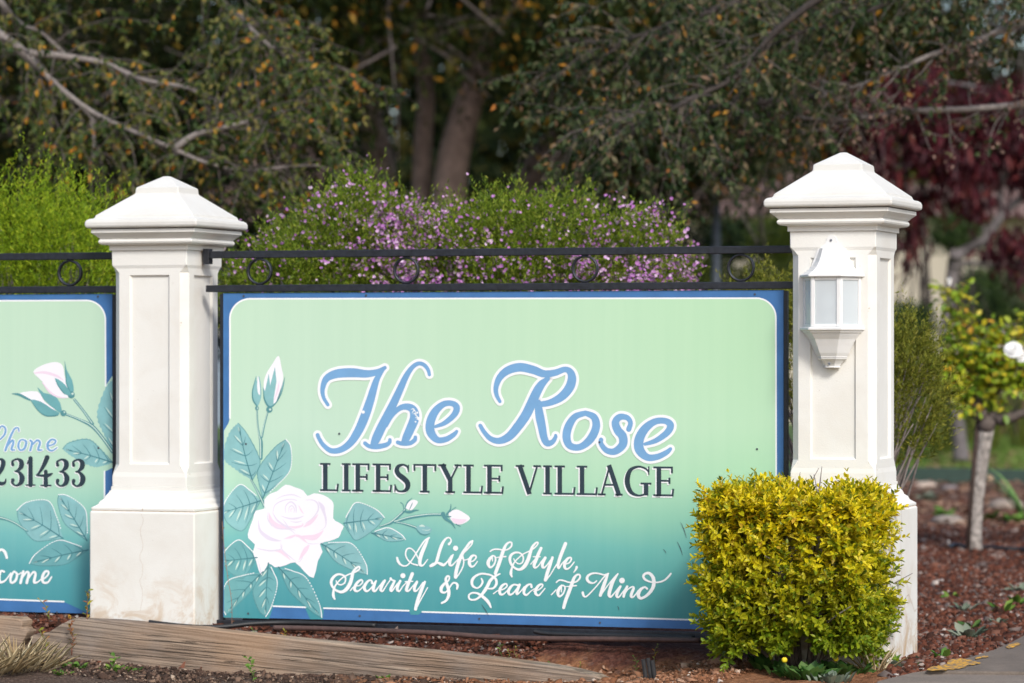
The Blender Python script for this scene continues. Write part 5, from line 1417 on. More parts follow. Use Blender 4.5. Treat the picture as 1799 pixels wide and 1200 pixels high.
# under the hedge
GU = 'weeds under the hedge'
upright_ = upright
for i, (px, py, n, ll, mt, fl, lab) in enumerate(((1388, 1186, 50, .045, WEEDD, 1, 'dark leafy weed with a yellow bloom under the hedge centre'), (1425, 1192, 60, .045, WEEDD, 0, 'large dark leafed weed at the hedge foot, lowest one'), (1478, 1184, 50, .045, WEEDD, 1, 'dark weed with a yellow bloom under the hedge right side'),
                                         (1455, 1197, 30, .035, GREYWEED, 0, 'grey leafed weed in front of the dark hedge weeds'), (1340, 1176, 16, .05, WEEDD, 0, 'dark weed under the left part of the hedge'), (1555, 1170, 9, .042, WEED, 0, 'light green weed between dry grass and pillar foot'), (1571, 1176, 8, .036, GREYWEED, 0, 'toothed weed at the front corner of the lantern pillar'),
                                         (1597, 1172, 7, .026, WEED, 0, 'small weed on gravel by the pillar foot'), (1612, 1160, 6, .024, GREYWEED, 0, 'grey sprig at the right foot of the lantern pillar'))):
    rosette(lab, gp(px, py), n, ll, mt, .55, 1.3, fl, group=GU, spread=.07 if n > 25 else .035)
rosette('straw coloured dead grass between the hedge and the pillar foot', gp(1537, 1180), 40, .085, STRAW, .045, 1.3, nm='dry_grass', cat='grass', spread=.03)
rosette('large clump of dead straw grass at the lower left corner', gp(30, 1178), 190, .12, STRAW, .035, 1.0, nm='dry_grass', cat='grass', spread=.11)
rosette('second dead straw clump just off the lower left edge', gp(-40, 1185), 120, .13, STRAW, .035, .9, nm='dry_grass', cat='grass', spread=.12)
GG = 'small weeds on the gravel bed'
for px, py, n, ll, mt, lab in ((1700, 1122, 13, .040, GREYWEED, 'largest grey green weed on gravel near the concrete'), (1655, 1158, 6, .03, WEED, 'bright leaf pair beside the yellow paint'), (1672, 1052, 8, .03, WEED, 'green weed on gravel below the rose stake'), (1692, 1075, 9, .034, GREYWEED, 'grey weed in the middle of the gravel bed'),
                               (1786, 1062, 10, .034, WEED, 'bright weed at the right edge of the gravel'), (1764, 1075, 9, .036, WEED, 'green weed left of the bright edge weed'), (1755, 1098, 8, .03, GREYWEED, 'grey weed in front of the bright edge weed'), (1790, 1040, 8, .034, GREYWEED, 'grey weed behind the bright edge weed'), (1700, 1105, 8, .03, WEEDD, 'dark weed behind the largest gravel weed'),
                               (1735, 915, 16, .05, WEED, 'low weed just right of the rose trunk'), (1785, 920, 15, .05, WEED, 'low spreading weed at the right edge behind the rose'), (1660, 910, 14, .05, WEED, 'low weed on mulch left of the rose trunk'), (1630, 880, 14, .05, GREYWEED, 'far low weed before the green edging')):
    rosette(lab, gp(px, py), int(n * 1.4), ll * 1.5, mt, .42, .8, group=GG)
def strappy(label, px, py, Y, n, ln, mat, nm='strappy_plant', wid=.05, group=None, up=1.3, seed=1):
    g = np.random.default_rng(seed); p = at(px, py, Y); p.z = gz(p.x, p.y) if Y < 20 else 0
    t = thing(nm, label, 'plant', p, 0, group); V = []; F = []
    for i in range(n):
        a = g.uniform(0, 2 * math.pi); d = np.array([math.cos(a), math.sin(a), 0]); s = np.array([-d[1], d[0], 0]); L = ln * g.uniform(.6, 1.1); o = len(V); rise = up * g.uniform(.6, 1.2)
        for k in range(7):
            f = k / 6; w = wid * L * (1 - f) ** .6 * (.5 + .5 * min(1, f * 4)) + .0005
            c = np.array(p) + d * (L * .75 * f) + np.array([0, 0, L * rise * f * (1 - .52 * f)]) + d * .03
            V += [c - s * w, c + s * w]
        F += [(o + 2 * k, o + 2 * k + 1, o + 2 * k + 3, o + 2 * k + 2) for k in range(6)]
    np_mesh('leaves', V, F, mat, parent=t)
    return t
STRAP = leaf_mat('strap_leaf', [(0, (.06, .14, .03)), (.5, (.11, .22, .05)), (1, (.20, .32, .09))], .4, .2, .5)
STRAPO = leaf_mat('tussock_leaf', [(0, (.07, .10, .015)), (.5, (.13, .17, .025)), (1, (.24, .24, .05))], .6, .2, .3)
strappy('arching strap leaved lily at the right edge before the green edging', 1812, 905, 18.2, 26, .36, STRAP, seed=4)

# ---------------------------------------------------------------- loose gravel
def stones(name, n, sampler, size, cols, seed, kind='stuff'):
    g = np.random.default_rng(seed)
    x, y = sampler(g, n); z = gz_np(x, y)
    r = size[0] * np.exp(g.normal(0, size[1], n))
    base = np.array([[1, 0, 0], [-.5, .87, 0], [-.5, -.87, 0], [.5, .5, .75], [-.7, .1, .8], [.3, -.6, .7]], float)
    V = base[None] + g.normal(0, .28, (n, 6, 3))
    an = g.uniform(0, 6.28, n); ca, sa = np.cos(an), np.sin(an)
    Vx = V[..., 0] * ca[:, None] - V[..., 1] * sa[:, None]; Vy = V[..., 0] * sa[:, None] + V[..., 1] * ca[:, None]
    V = np.stack([Vx * g.uniform(.7, 1.2, (n, 1)), Vy * g.uniform(.7, 1.2, (n, 1)), V[..., 2] * g.uniform(.6, 1.1, (n, 1))], -1) * r[:, None, None]
    V += np.stack([x, y, z - r * .12 + g.uniform(0, .006, n) * (r < .02)], -1)[:, None]
    f = np.array([[0, 1, 3], [1, 4, 3], [1, 2, 4], [2, 5, 4], [2, 0, 5], [0, 3, 5], [3, 4, 5]])
    F = (np.arange(n)[:, None, None] * 6 + f[None]).reshape(-1, 3)
    m = leaf_mat(name + '_stone', cols, .9, 0, .2)
    o = np_mesh(name, V.reshape(-1, 3), F, m, base=(x[0], y[0], z[0]))
    return tag(o, kind=kind)
REDS = [(0, (.030, .014, .009)), (.3, (.078, .026, .015)), (.6, (.135, .044, .024)), (.8, (.18, .080, .052)), (.88, (.10, .085, .08)), (.965, (.24, .17, .14)), (1, (.45, .40, .36))]
def uvsamp(u0, u1, v0, v1, extra=None):
    def f(g, n):
        u = g.uniform(u0, u1, n); v = g.uniform(v0, v1, n)
        q0 = np.array([WORG.x, WORG.y]); w = np.array([WDIR.x, WDIR.y]); b_ = np.array([WBACK.x, WBACK.y])
        p = q0 + u[:, None] * w - v[:, None] * b_
        return p[:, 0], p[:, 1]
    return f
stones('scoria_gravel', 9200, uvsamp(-.95, 1.27, -.05, .262), (.0062, .35), REDS, 1)
def right_bed(g, n):
    px = g.uniform(1560, 1840, n * 2); py = 860 + 330 * g.random(n * 2) ** .75
    Y = ZC * FPX / (py - HY); X = (px - CX) / FPX * Y
    # off the concrete
    ex = np.array([1540, 1600, 1640, 1662, 1700, 1742, 1775, 1799, 1880]); ey = np.array([1199, 1180, 1168, 1163, 1153, 1140, 1127, 1113, 1075])
    ok = py < np.interp(px, ex, ey) + g.normal(0, 3, n * 2)
    X, Y = X[ok][:n], Y[ok][:n]
    return X, Y
stones('scoria_mulch', 15000, right_bed, (.0078, .38), REDS, 2)
SOILC = [(0, (.10, .042, .02)), (.45, (.22, .095, .046)), (.8, (.32, .16, .09)), (.96, (.38, .24, .16)), (1, (.58, .50, .42))]
stones('soil_crumbs', 3800, uvsamp(.9, 2.0, .12, .75), (.0042, .55), SOILC, 3)
LITC = [(0, (.022, .014, .010)), (.5, (.07, .042, .03)), (.8, (.13, .08, .055)), (.95, (.24, .16, .11)), (1, (.42, .33, .25))]
stones('litter_chips', 5200, uvsamp(-1.0, 1.1, .275, .62), (.0040, .5), LITC, 4)
g5 = np.random.default_rng(17)
for px, py, r, c, lab in ((1625, 857, .085, (.40, .32, .26), 'flat pale stone lying before the green edging'), (1668, 860, .06, (.17, .15, .15), 'dark grey stone beside the flat pale stone'), (1768, 893, .11, (.27, .22, .18), 'brown stone half hidden by the strap leaved lily'), (1665, 920, .09, (.25, .21, .18), 'low brown stone left of the rose trunk'),
                          (1727, 1092, .022, (.42, .22, .18), 'pinkish pebble in the gravel bed'), (1756, 1066, .018, (.40, .14, .14), 'rosy pebble at the right of the gravel bed'), (1062, 1158, .016, (.62, .52, .44), 'whitish pebble in bare soil by the sleeper tip'), (1105, 1165, .014, (.50, .36, .27), 'tan pebble in the bare soil left of the stake'), (985, 1110, .013, (.48, .26, .18), 'orange leaf coloured pebble on the black pipe'), (1643, 1151, .016, (.10, .09, .09), 'dark pebble beside the lantern pillar foot')):
    p = gp(px, py); mb = MB(); mb.ball((p.x, p.y, p.z + r * .12), r, 11, 7, 0, (1, .8, .42), .10)
    tag(mb.build('rock' if r > .03 else 'pebble', plain('stone_' + lab.split()[0], c, .9, .25, 40, .6), base=p), lab, 'stone')
# ---------------------------------------------------------------- background
# green garden edging and lawn grass
EDGE = plain('green_edging_plastic', (.022, .048, .036), .6, .2, 20)
mb = MB(); n = 40; X0, X1 = 1.5, 9.0
pts = [Vector((X0 + (X1 - X0) * i / n, EDGE_Y - .03 * i + .02 * math.sin(i * .7), 0)) for i in range(n + 1)]
rings = [[p + Vector((0, -.012, -.02)), p + Vector((0, -.012, .100 + .006 * math.sin(i))), p + Vector((0, .012, .102 + .006 * math.sin(i))), p + Vector((0, .012, -.02))] for i, p in enumerate(pts)]
mb.loft(rings)
tag(mb.build('garden_edging', EDGE, base=pts[0]), 'low dark green edging strip between mulch bed and lawn', 'edging')
GRASS = leaf_mat('grass_blade', [(0, (.05, .11, .014)), (.5, (.11, .22, .03)), (.85, (.19, .28, .05)), (1, (.30, .24, .09))], .6, .25, .3)
n = 16000
px = rng.uniform(1540, 1860, n); Yg = rng.uniform(24.2, 36, n); Xg = (px - CX) / FPX * Yg
leaves_o = leaves('grass', GRASS, np.stack([Xg, Yg, np.full(n, .004)], 1), np.stack([rng.normal(0, .4, n), rng.normal(0, .4, n), np.ones(n)], 1), unit(n), rng.uniform(.04, .10, n), np.full(n, .010), base=(Xg[0], Yg[0], 0))
tag(leaves_o, kind='stuff')
FALLEN = leaf_mat('fallen_leaf', [(0, (.10, .045, .03)), (.5, (.24, .13, .09)), (1, (.42, .28, .18))], .8, .1, .2)
n = 900
px = np.concatenate([rng.normal(1700, 60, n // 2), rng.uniform(1590, 1830, n - n // 2)]); Yf = np.concatenate([rng.uniform(25, 29, n // 2), rng.uniform(17.5, 23.7, n - n // 2)]); Xf = (px - CX) / FPX * Yf
tag(leaves('leaf_litter', FALLEN, np.stack([Xf, Yf, np.where(Yf > 24, .05, .012)], 1), np.stack([rng.normal(size=n), rng.normal(size=n), rng.normal(0, .15, n)], 1), np.stack([rng.normal(0, .3, n), rng.normal(0, .3, n), np.ones(n)], 1), rng.uniform(.04, .09, n), rng.uniform(.03, .05, n), base=(Xf[0], Yf[0], 0)), kind='stuff')

# buildings glimpsed between the trees
CREAMW = plain('cream_wall', (.44, .39, .31), .9, .08, 3)
BLUEW = plain('blue_grey_wall', (.22, .27, .33), .8, .1, 3)
ROOF = plain('roof_tile', (.16, .10, .085), .9, .3, 6)
GLASSD = plain('window_glass', (.03, .035, .04), .15, .2, 3, 0, 0, .6)
TRIM = plain('window_trim', (.55, .52, .46), .6, .05)
def house(label, x0, x1, Y, dep, hh, wallm, wins, nm='house'):
    t = thing(nm, label, 'building', ((x0 + x1) / 2, Y + dep / 2, 0))
    mb = MB(); mb.box(Vector(((x0 + x1) / 2, Y + dep / 2, hh / 2 - .1)), (x1 - x0) / 2, dep / 2, hh / 2 + .1); mb.build('wall', wallm, t)
    mb = MB(); e = .45; zr = hh + 1.5
    a = [(x0 - e, Y - e, hh + .002), (x1 + e, Y - e, hh + .002), (x1 + e, Y + dep + e, hh + .002), (x0 - e, Y + dep + e, hh + .002), (x0 + 1.5, Y + dep / 2, zr), (x1 - 1.5, Y + dep / 2, zr)]
    mb.add(a, [(0, 1, 5, 4), (1, 2, 5), (2, 3, 4, 5), (3, 0, 4), (3, 2, 1, 0)]); mb.build('roof', ROOF, t)
    for wx, wz, ww, wh in wins:
        mb = MB(); mb.box(Vector((wx, Y - .02, wz)), ww / 2 + .06, .03, wh / 2 + .06); w = mb.build('window', TRIM, t)
        mb = MB(); mb.box(Vector((wx, Y - .053, wz)), ww / 2, .004, wh / 2)
        pn = mb.build('pane', GLASSD, None); pn.parent = w
        M = t.matrix_basis.inverted()
        pn.data.transform(M)
h1 = at(1175, 400, 44).x; h2 = at(2050, 400, 44).x
house('cream walled house half hidden behind the trees on the right', h1, h2, 44, 7, 2.65, CREAMW, [(h1 + 2.0, 1.6, 1.2, 1.1), (h1 + 5.2, 1.6, 1.0, 1.0)])
s1 = at(350, 400, 42).x; s2 = at(500, 400, 42).x
house('blue grey shed glimpsed behind the left pillar', s1, s2, 42, 4, 2.45, BLUEW, [((s1 + s2) / 2, 1.5, .5, .6)], 'garden_shed')
# slim grey lamp post
POLE = plain('grey_pole_paint', (.075, .09, .11), .5, .1)
LGL = plain('pale_lamp_glass', (.34, .39, .46), .3, .05)
b = at(1258, 470, 25); mb = MB()
t = thing('lamp_post', 'slim blue grey lamp post standing behind the pink heath bush', 'lamp post', (b.x, b.y, 0))
mb.tube([(b.x, b.y, -.1), (b.x, b.y, .4), (b.x, b.y, 2.05)], [.045, .036, .032], 10); mb.build('pole', POLE, t)
mb = MB(); mb.ball((b.x, b.y, 2.13), .075, 12, 8, 0, (1, 1, 1.1)); mb.build('lamp_globe', LGL, t)
mb = MB(); mb.tube([(b.x, b.y, 2.21), (b.x, b.y, 2.24), (b.x, b.y, 2.27)], [.08, .05, .015], 10); mb.build('lamp_hood', POLE, t)

# leaf palettes
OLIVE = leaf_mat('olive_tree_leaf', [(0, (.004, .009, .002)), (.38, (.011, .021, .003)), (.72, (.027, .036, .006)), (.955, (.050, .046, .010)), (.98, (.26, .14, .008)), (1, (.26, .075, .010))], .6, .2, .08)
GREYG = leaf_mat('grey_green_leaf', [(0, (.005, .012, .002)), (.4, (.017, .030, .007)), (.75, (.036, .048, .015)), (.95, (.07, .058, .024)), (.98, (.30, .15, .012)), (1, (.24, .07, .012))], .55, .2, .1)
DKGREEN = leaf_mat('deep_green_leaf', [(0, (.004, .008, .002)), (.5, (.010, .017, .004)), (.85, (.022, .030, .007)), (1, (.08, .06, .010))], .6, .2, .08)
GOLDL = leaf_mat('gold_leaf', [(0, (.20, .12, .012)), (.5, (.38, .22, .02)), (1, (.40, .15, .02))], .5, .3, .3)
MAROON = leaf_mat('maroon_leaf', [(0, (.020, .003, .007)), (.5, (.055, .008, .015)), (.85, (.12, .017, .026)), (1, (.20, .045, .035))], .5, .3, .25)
SEED = leaf_mat('dry_seed_head', [(0, (.12, .075, .06)), (.6, (.24, .15, .12)), (1, (.34, .22, .17))], .8, .1, .2)
LIME = leaf_mat('lime_shrub_leaf', [(0, (.06, .10, .012)), (.5, (.12, .17, .018)), (1, (.22, .24, .03))], .5, .25, .3)
PINKBARK = plain('pinkish_grey_bark', (.21, .155, .135), .9, .35, 9, .5)

def clumps(g, ells, ncl, per, spread, droop=.6, hollow=.35):
    """leaf anchor points gathered in clumps through ellipsoids"""
    vol = np.array([e[1][0] * e[1][1] * e[1][2] for e in ells]) ** .75; k = g.choice(len(ells), ncl, p=vol / vol.sum())
    C = np.array([e[0] for e in ells])[k]; Rr = np.array([e[1] for e in ells])[k]
    u_ = norm(g.normal(size=(ncl, 3))) * (g.uniform(hollow ** 3, 1, (ncl, 1)) ** (1 / 3))
    cc = C + u_ * Rr
    P = np.repeat(cc, per, 0) + g.normal(0, 1, (ncl * per, 3)) * np.array([spread, spread, spread * .8])
    D = norm(g.normal(0, .6, P.shape) + np.array([0, 0, -droop])); N = norm(g.normal(0, .6, P.shape) + np.array([0, -.6, .7]))
    return P, D, N
def E_(px, py, Y, wpx, hpx, dY): p = at(px, py, Y); return ((p.x, p.y, p.z), (wpx / FPX * Y, dY, hpx / FPX * Y))

def spray(g, mb, acc, limb, n, lmin, lmax, droop, r0=.006, gap=.035, lf=1.0, sub=2, seeds=None, bias=0.3, upb=0.0, pd=.55):
    """twigs along a limb, leaves along the twigs"""
    L = [Vector(p) for p in limb]; k = len(L)
    for i in range(n):
        f = bias + (1 - bias) * g.random(); x = f * (k - 1); j = min(int(x), k - 2); p = L[j].lerp(L[j + 1], x - j); tn = (L[j + 1] - L[j]).normalized()
        d = (tn * .7 + Vector(g.normal(0, .55, 3)) + Vector((0, 0, upb))).normalized()
        def grow(p, d, ln, r, depth):
            pts = [p.copy()]; steps = 6; dd = d.copy()
            for s in range(steps):
                dd = (dd + Vector(g.normal(0, .13, 3)) + Vector((0, 0, -droop * .22))).normalized(); pts.append(pts[-1] + dd * (ln / steps))
            if depth or g.random() < pd: mb.tube(pts, [r * (1 - .75 * s / steps) for s in range(steps + 1)], 4, 0, False)
            m = int(ln / gap * lf)
            for q in range(m):
                t_ = .2 + .8 * g.random(); y_ = t_ * steps; a = min(int(y_), steps - 1); pp = pts[a].lerp(pts[a + 1], y_ - a)
                acc.append((pp.x, pp.y, pp.z))
            if seeds is not None and g.random() < .5: seeds.append(tuple(pts[-1]))
            if depth:
                for q in range(sub):
                    y_ = (.3 + .6 * g.random()) * steps; a = min(int(y_), steps - 1)
                    grow(pts[a].lerp(pts[a + 1], y_ - a), (dd + Vector(g.normal(0, .6, 3))).normalized(), ln * .55, r * .55, depth - 1)
        grow(p, d, g.uniform(lmin, lmax), r0, 1)

def leafset(name, mat, acc, g, L, W, t, droop=.7, kind='tri'):
    P = np.array(acc); n = len(P)
    D = norm(g.normal(0, .55, (n, 3)) + np.array([0, 0, -droop])); N = norm(g.normal(0, .5, (n, 3)) + np.array([0, -.7, .6]))
    s = g.uniform(.65, 1.2, n)
    return leaves(name, mat, P, D, N, L * s, W * s, parent=t, kind=kind)

# --- left tree: its trunk stands outside the picture, its limbs sweep in
TWIGD = plain('dark_twig', (.105, .086, .078), .9, .35, 40)
def left_tree():
    g = np.random.default_rng(31); Y = 15.5
    def q(px, py, dy=0): return at(px, py, Y + dy)
    tb = at(-330, 620, Y); tb.z = 0
    t = thing('branching_tree', 'tree with grey limbs and sparse yellowing leaves reaching in from the left', 'tree', tb)
    mb = MB(); mb.tube([tb - Vector((0, 0, .2)), at(-325, 500, Y), at(-310, 250, Y), at(-260, 40, Y), at(-200, -150, Y), at(-150, -420, Y)], [.16, .13, .12, .11, .09, .05], 10); mb.build('trunk', BARK_G, t)
    limbs = [([(-270, 60), (-120, -10), (0, 62), (42, 92), (95, 146), (160, 196), (235, 232), (305, 262), (360, 285), (430, 300), (500, 293), (560, 290)], [.05, .036, .022, .019, .015, .013, .011, .010, .008, .007, .005, .003]),
             ([(305, 262), (345, 236), (400, 223), (455, 208), (520, 190)], [.016, .014, .011, .008, .004]),
             ([(42, 92), (120, 100), (185, 112), (250, 140), (330, 155), (400, 190)], [.02, .016, .013, .011, .008, .004]),
             ([(-200, -150), (-60, -70), (12, 18), (40, 45), (75, 60), (140, 120)], [.04, .026, .015, .012, .009, .005]),
             ([(-200, -150), (100, -160), (300, -60), (410, 20), (450, 60), (490, 90), (560, 120)], [.04, .03, .02, .014, .010, .007, .004]),
             ([(430, 300), (470, 330), (500, 350), (520, 375)], [.010, .008, .006, .003]),
             ([(160, 196), (165, 260), (160, 330), (165, 370)], [.010, .008, .006, .003])]
    mb = MB(); mt = MB(); acc = []
    for k, (pp, rr_) in enumerate(limbs):
        dy = g.uniform(-.3, .3); pts = [q(x, y, -.45 if k in (0, 1) else dy * math.sin(i)) for i, (x, y) in enumerate(pp)]
        sp = catmull([tuple(p) + (r,) for p, r in zip(pts, rr_)], 5)
        mb.tube([s[:3] for s in sp], [s[3] for s in sp], 7)
        spray(g, mt, acc, [s[:3] for s in sp], (70, 26, 40, 30, 84, 12, 10)[k], .20, .58, .75, .0034, .0185, 1.0, 2, bias=.12, pd=.9)
    mb.build('branches', BARK_G, t); ft = mt.build('fine_twigs', TWIGD, t); ft['kind'] = 'stuff'
    leafset('crown', OLIVE_L, acc, g, .038, .018, t)
OLIVE_L = leaf_mat('yellowing_leaf', [(0, (.014, .034, .005)), (.4, (.040, .070, .012)), (.72, (.10, .115, .024)), (.93, (.19, .165, .045)), (.97, (.42, .21, .014)), (1, (.36, .11, .012))], .55, .25, .2)
left_tree()

# --- right tree: long bare branches from the right with seed heads
GREYG_N = leaf_mat('near_grey_green_leaf', [(0, (.010, .026, .006)), (.4, (.030, .052, .014)), (.72, (.072, .090, .032)), (.90, (.15, .12, .065)), (.97, (.19, .11, .065)), (.985, (.40, .20, .015)), (1, (.30, .10, .02))], .55, .25, .2)
def right_tree():
    g = np.random.default_rng(47); Y = 15.0
    def q(px, py, dy=0): return at(px, py, Y + dy)
    tb = at(2130, 620, Y); tb.z = 0
    t = thing('branching_tree', 'tree reaching in from the right with long grey twiggy branches and dry seed heads', 'tree', tb)
    mb = MB(); mb.tube([tb - Vector((0, 0, .2)), at(2125, 480, Y), at(2110, 220, Y), at(2060, 20, Y), at(2000, -260, Y), at(1960, -500, Y)], [.15, .13, .12, .10, .08, .04], 10); mb.build('trunk', BARK_G, t)
    limbs = [([(2110, 210), (1960, 170), (1799, 184), (1700, 192), (1600, 195), (1490, 210), (1400, 207), (1320, 196), (1230, 195)], [.05, .034, .018, .015, .012, .010, .008, .007, .004], 64, .38),
             ([(2080, 100), (1940, 20), (1799, 40), (1720, 70), (1640, 95), (1560, 130), (1480, 160), (1430, 172)], [.05, .034, .018, .015, .012, .009, .007, .004], 60, .42),
             ([(1980, -350), (1800, -200), (1600, -110), (1400, -40), (1250, 20), (1130, 60), (1040, 100)], [.05, .035, .022, .016, .012, .008, .004], 120, 1.0),
             ([(2000, -260), (1900, -120), (1760, -60), (1620, -20), (1500, 30), (1400, 60), (1330, 90)], [.04, .026, .018, .013, .009, .006, .004], 70, 1.0),
             ([(1600, -110), (1380, 40), (1300, 130), (1220, 170), (1160, 200), (1090, 215), (1020, 230)], [.022, .016, .012, .011, .010, .008, .004], 80, .9),
             ([(1480, 160), (1420, 172), (1380, 178), (1300, 182), (1200, 200)], [.014, .018, .018, .014, .006], 30, .8)]
    mb = MB(); md = MB(); mt = MB(); acc = []; sd = []; acc2 = []
    for k, (pp, rr_, n, lf) in enumerate(limbs):
        dy = g.uniform(-.5, .5); pts = [q(x, y, dy + .12 * math.sin(i)) for i, (x, y) in enumerate(pp)]
        sp = catmull([tuple(p) + (r,) for p, r in zip(pts, rr_)], 5)
        (md if k >= 2 else mb).tube([s[:3] for s in sp], [s[3] for s in sp], 7)
        spray(g, mb if k < 2 else mt, acc, [s[:3] for s in sp], n, .10 if k < 2 else .2, .26 if k < 2 else .58, (.25 if k < 2 else .65), (.0045 if k < 2 else .0030), .0165, lf, 2, sd if k < 2 or g.random() < .4 else None, .12, upb=.02)
    mb.build('branches', BARK_G, t); md.build('branches', BARK_D, t); ft = mt.build('fine_twigs', TWIGD, t); ft['kind'] = 'stuff'
    leafset('crown', GREYG_N, acc, g, .040, .018, t)
    S = np.array(sd); S = np.repeat(S, 5, 0) + g.normal(0, .016, (len(S) * 5, 3)); n = len(S)
    o = leaves('seed_heads', SEED, S, unit(n), unit(n), np.full(n, .022), np.full(n, .016), parent=t); o['kind'] = 'stuff'
right_tree()

# --- big shade trees in the middle distance
def shade_tree(label, base_px, Y, trunks, ells, ncl, per, mat, seed, leaf=(.075, .026), spread=.22, bark=PINKBARK, gold=0, nm='shade_tree'):
    g = np.random.default_rng(seed); b = at(base_px, 620, Y); b.z = 0
    t = thing(nm, label, 'tree', b)
    for pts, rad in trunks:
        mb = MB(); pp = [at(x, y, Y + dy) for x, y, dy in pts]
        sp = catmull([tuple(p) + (r,) for p, r in zip(pp, rad)], 6)
        mb.tube([s[:3] for s in sp], [s[3] for s in sp], 10); mb.build('trunk', bark, t)
    P, D, N = clumps(g, ells, ncl, per, spread)
    n = len(P); s = g.uniform(.6, 1.25, n)
    leaves('crown', mat, P, D, N, leaf[0] * s, leaf[1] * s, parent=t)
    if gold:
        P, D, N = clumps(g, ells, gold, 14, spread * .7); n = len(P); s = g.uniform(.6, 1.2, n)
        o = leaves('turning_leaves', GOLDL, P, D, N, leaf[0] * s, leaf[1] * 1.2 * s, parent=t); o['kind'] = 'stuff'
    # fine twigs through the crown
    mb = MB(); C = [at(x, y, Y + dy) for pts, _ in trunks for x, y, dy in pts[-2:]]
    for i in range(110):
        e = ells[g.integers(len(ells))]; a = Vector(np.array(e[0]) + g.normal(0, .45, 3) * np.array(e[1])); d = Vector(g.normal(0, 1, 3) + np.array([0, 0, -.5])).normalized()
        mb.tube([a, a + d * .4 + Vector((0, 0, .05)), a + d * .8], [.014, .009, .004], 4, 0, False)
    tw = mb.build('twigs', TWIGD, t); tw['kind'] = 'stuff'
    return t
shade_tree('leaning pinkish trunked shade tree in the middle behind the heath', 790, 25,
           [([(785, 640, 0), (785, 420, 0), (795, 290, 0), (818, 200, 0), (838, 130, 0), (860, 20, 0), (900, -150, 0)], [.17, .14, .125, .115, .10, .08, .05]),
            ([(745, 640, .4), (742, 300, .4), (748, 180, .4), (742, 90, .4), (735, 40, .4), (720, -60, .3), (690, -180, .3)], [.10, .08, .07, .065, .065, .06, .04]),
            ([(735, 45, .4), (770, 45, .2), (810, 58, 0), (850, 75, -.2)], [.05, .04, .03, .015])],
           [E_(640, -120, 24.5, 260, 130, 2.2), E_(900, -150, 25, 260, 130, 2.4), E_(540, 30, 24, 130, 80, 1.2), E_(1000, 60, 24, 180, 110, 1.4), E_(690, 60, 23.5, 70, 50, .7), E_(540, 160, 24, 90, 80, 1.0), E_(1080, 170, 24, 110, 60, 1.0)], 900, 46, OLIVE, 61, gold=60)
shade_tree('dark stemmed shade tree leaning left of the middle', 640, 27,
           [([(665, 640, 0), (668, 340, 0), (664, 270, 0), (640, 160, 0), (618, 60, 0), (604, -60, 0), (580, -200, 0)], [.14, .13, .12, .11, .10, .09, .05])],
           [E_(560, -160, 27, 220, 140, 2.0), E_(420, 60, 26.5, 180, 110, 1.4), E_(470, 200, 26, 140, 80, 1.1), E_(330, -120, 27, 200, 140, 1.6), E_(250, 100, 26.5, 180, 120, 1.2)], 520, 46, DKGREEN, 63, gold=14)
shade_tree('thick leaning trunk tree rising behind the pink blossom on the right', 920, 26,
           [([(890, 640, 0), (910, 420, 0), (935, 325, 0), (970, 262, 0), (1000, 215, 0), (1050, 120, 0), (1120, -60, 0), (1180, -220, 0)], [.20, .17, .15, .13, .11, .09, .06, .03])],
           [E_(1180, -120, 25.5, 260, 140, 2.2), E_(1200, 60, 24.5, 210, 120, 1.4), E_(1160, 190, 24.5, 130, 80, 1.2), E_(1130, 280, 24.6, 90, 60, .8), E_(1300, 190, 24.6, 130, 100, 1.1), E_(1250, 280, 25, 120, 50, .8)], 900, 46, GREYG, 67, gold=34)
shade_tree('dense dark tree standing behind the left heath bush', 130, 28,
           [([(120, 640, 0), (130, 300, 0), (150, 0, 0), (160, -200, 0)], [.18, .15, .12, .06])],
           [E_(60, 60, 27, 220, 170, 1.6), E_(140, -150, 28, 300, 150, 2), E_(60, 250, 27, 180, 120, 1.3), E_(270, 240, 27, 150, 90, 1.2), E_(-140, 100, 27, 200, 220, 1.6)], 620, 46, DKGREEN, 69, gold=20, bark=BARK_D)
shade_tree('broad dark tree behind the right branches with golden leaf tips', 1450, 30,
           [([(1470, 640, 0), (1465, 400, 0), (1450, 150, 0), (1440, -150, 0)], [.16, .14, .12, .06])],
           [E_(1440, 20, 29, 260, 150, 1.8), E_(1650, -20, 29, 240, 160, 1.8), E_(1380, 220, 29, 180, 100, 1.2), E_(1560, 150, 29, 200, 130, 1.4), E_(1760, 130, 29, 200, 160, 1.4), E_(1500, -200, 29.5, 400, 130, 2.2), E_(1330, 110, 28.5, 140, 110, 1.2)], 900, 46, OLIVE, 71, gold=54, bark=BARK_D)
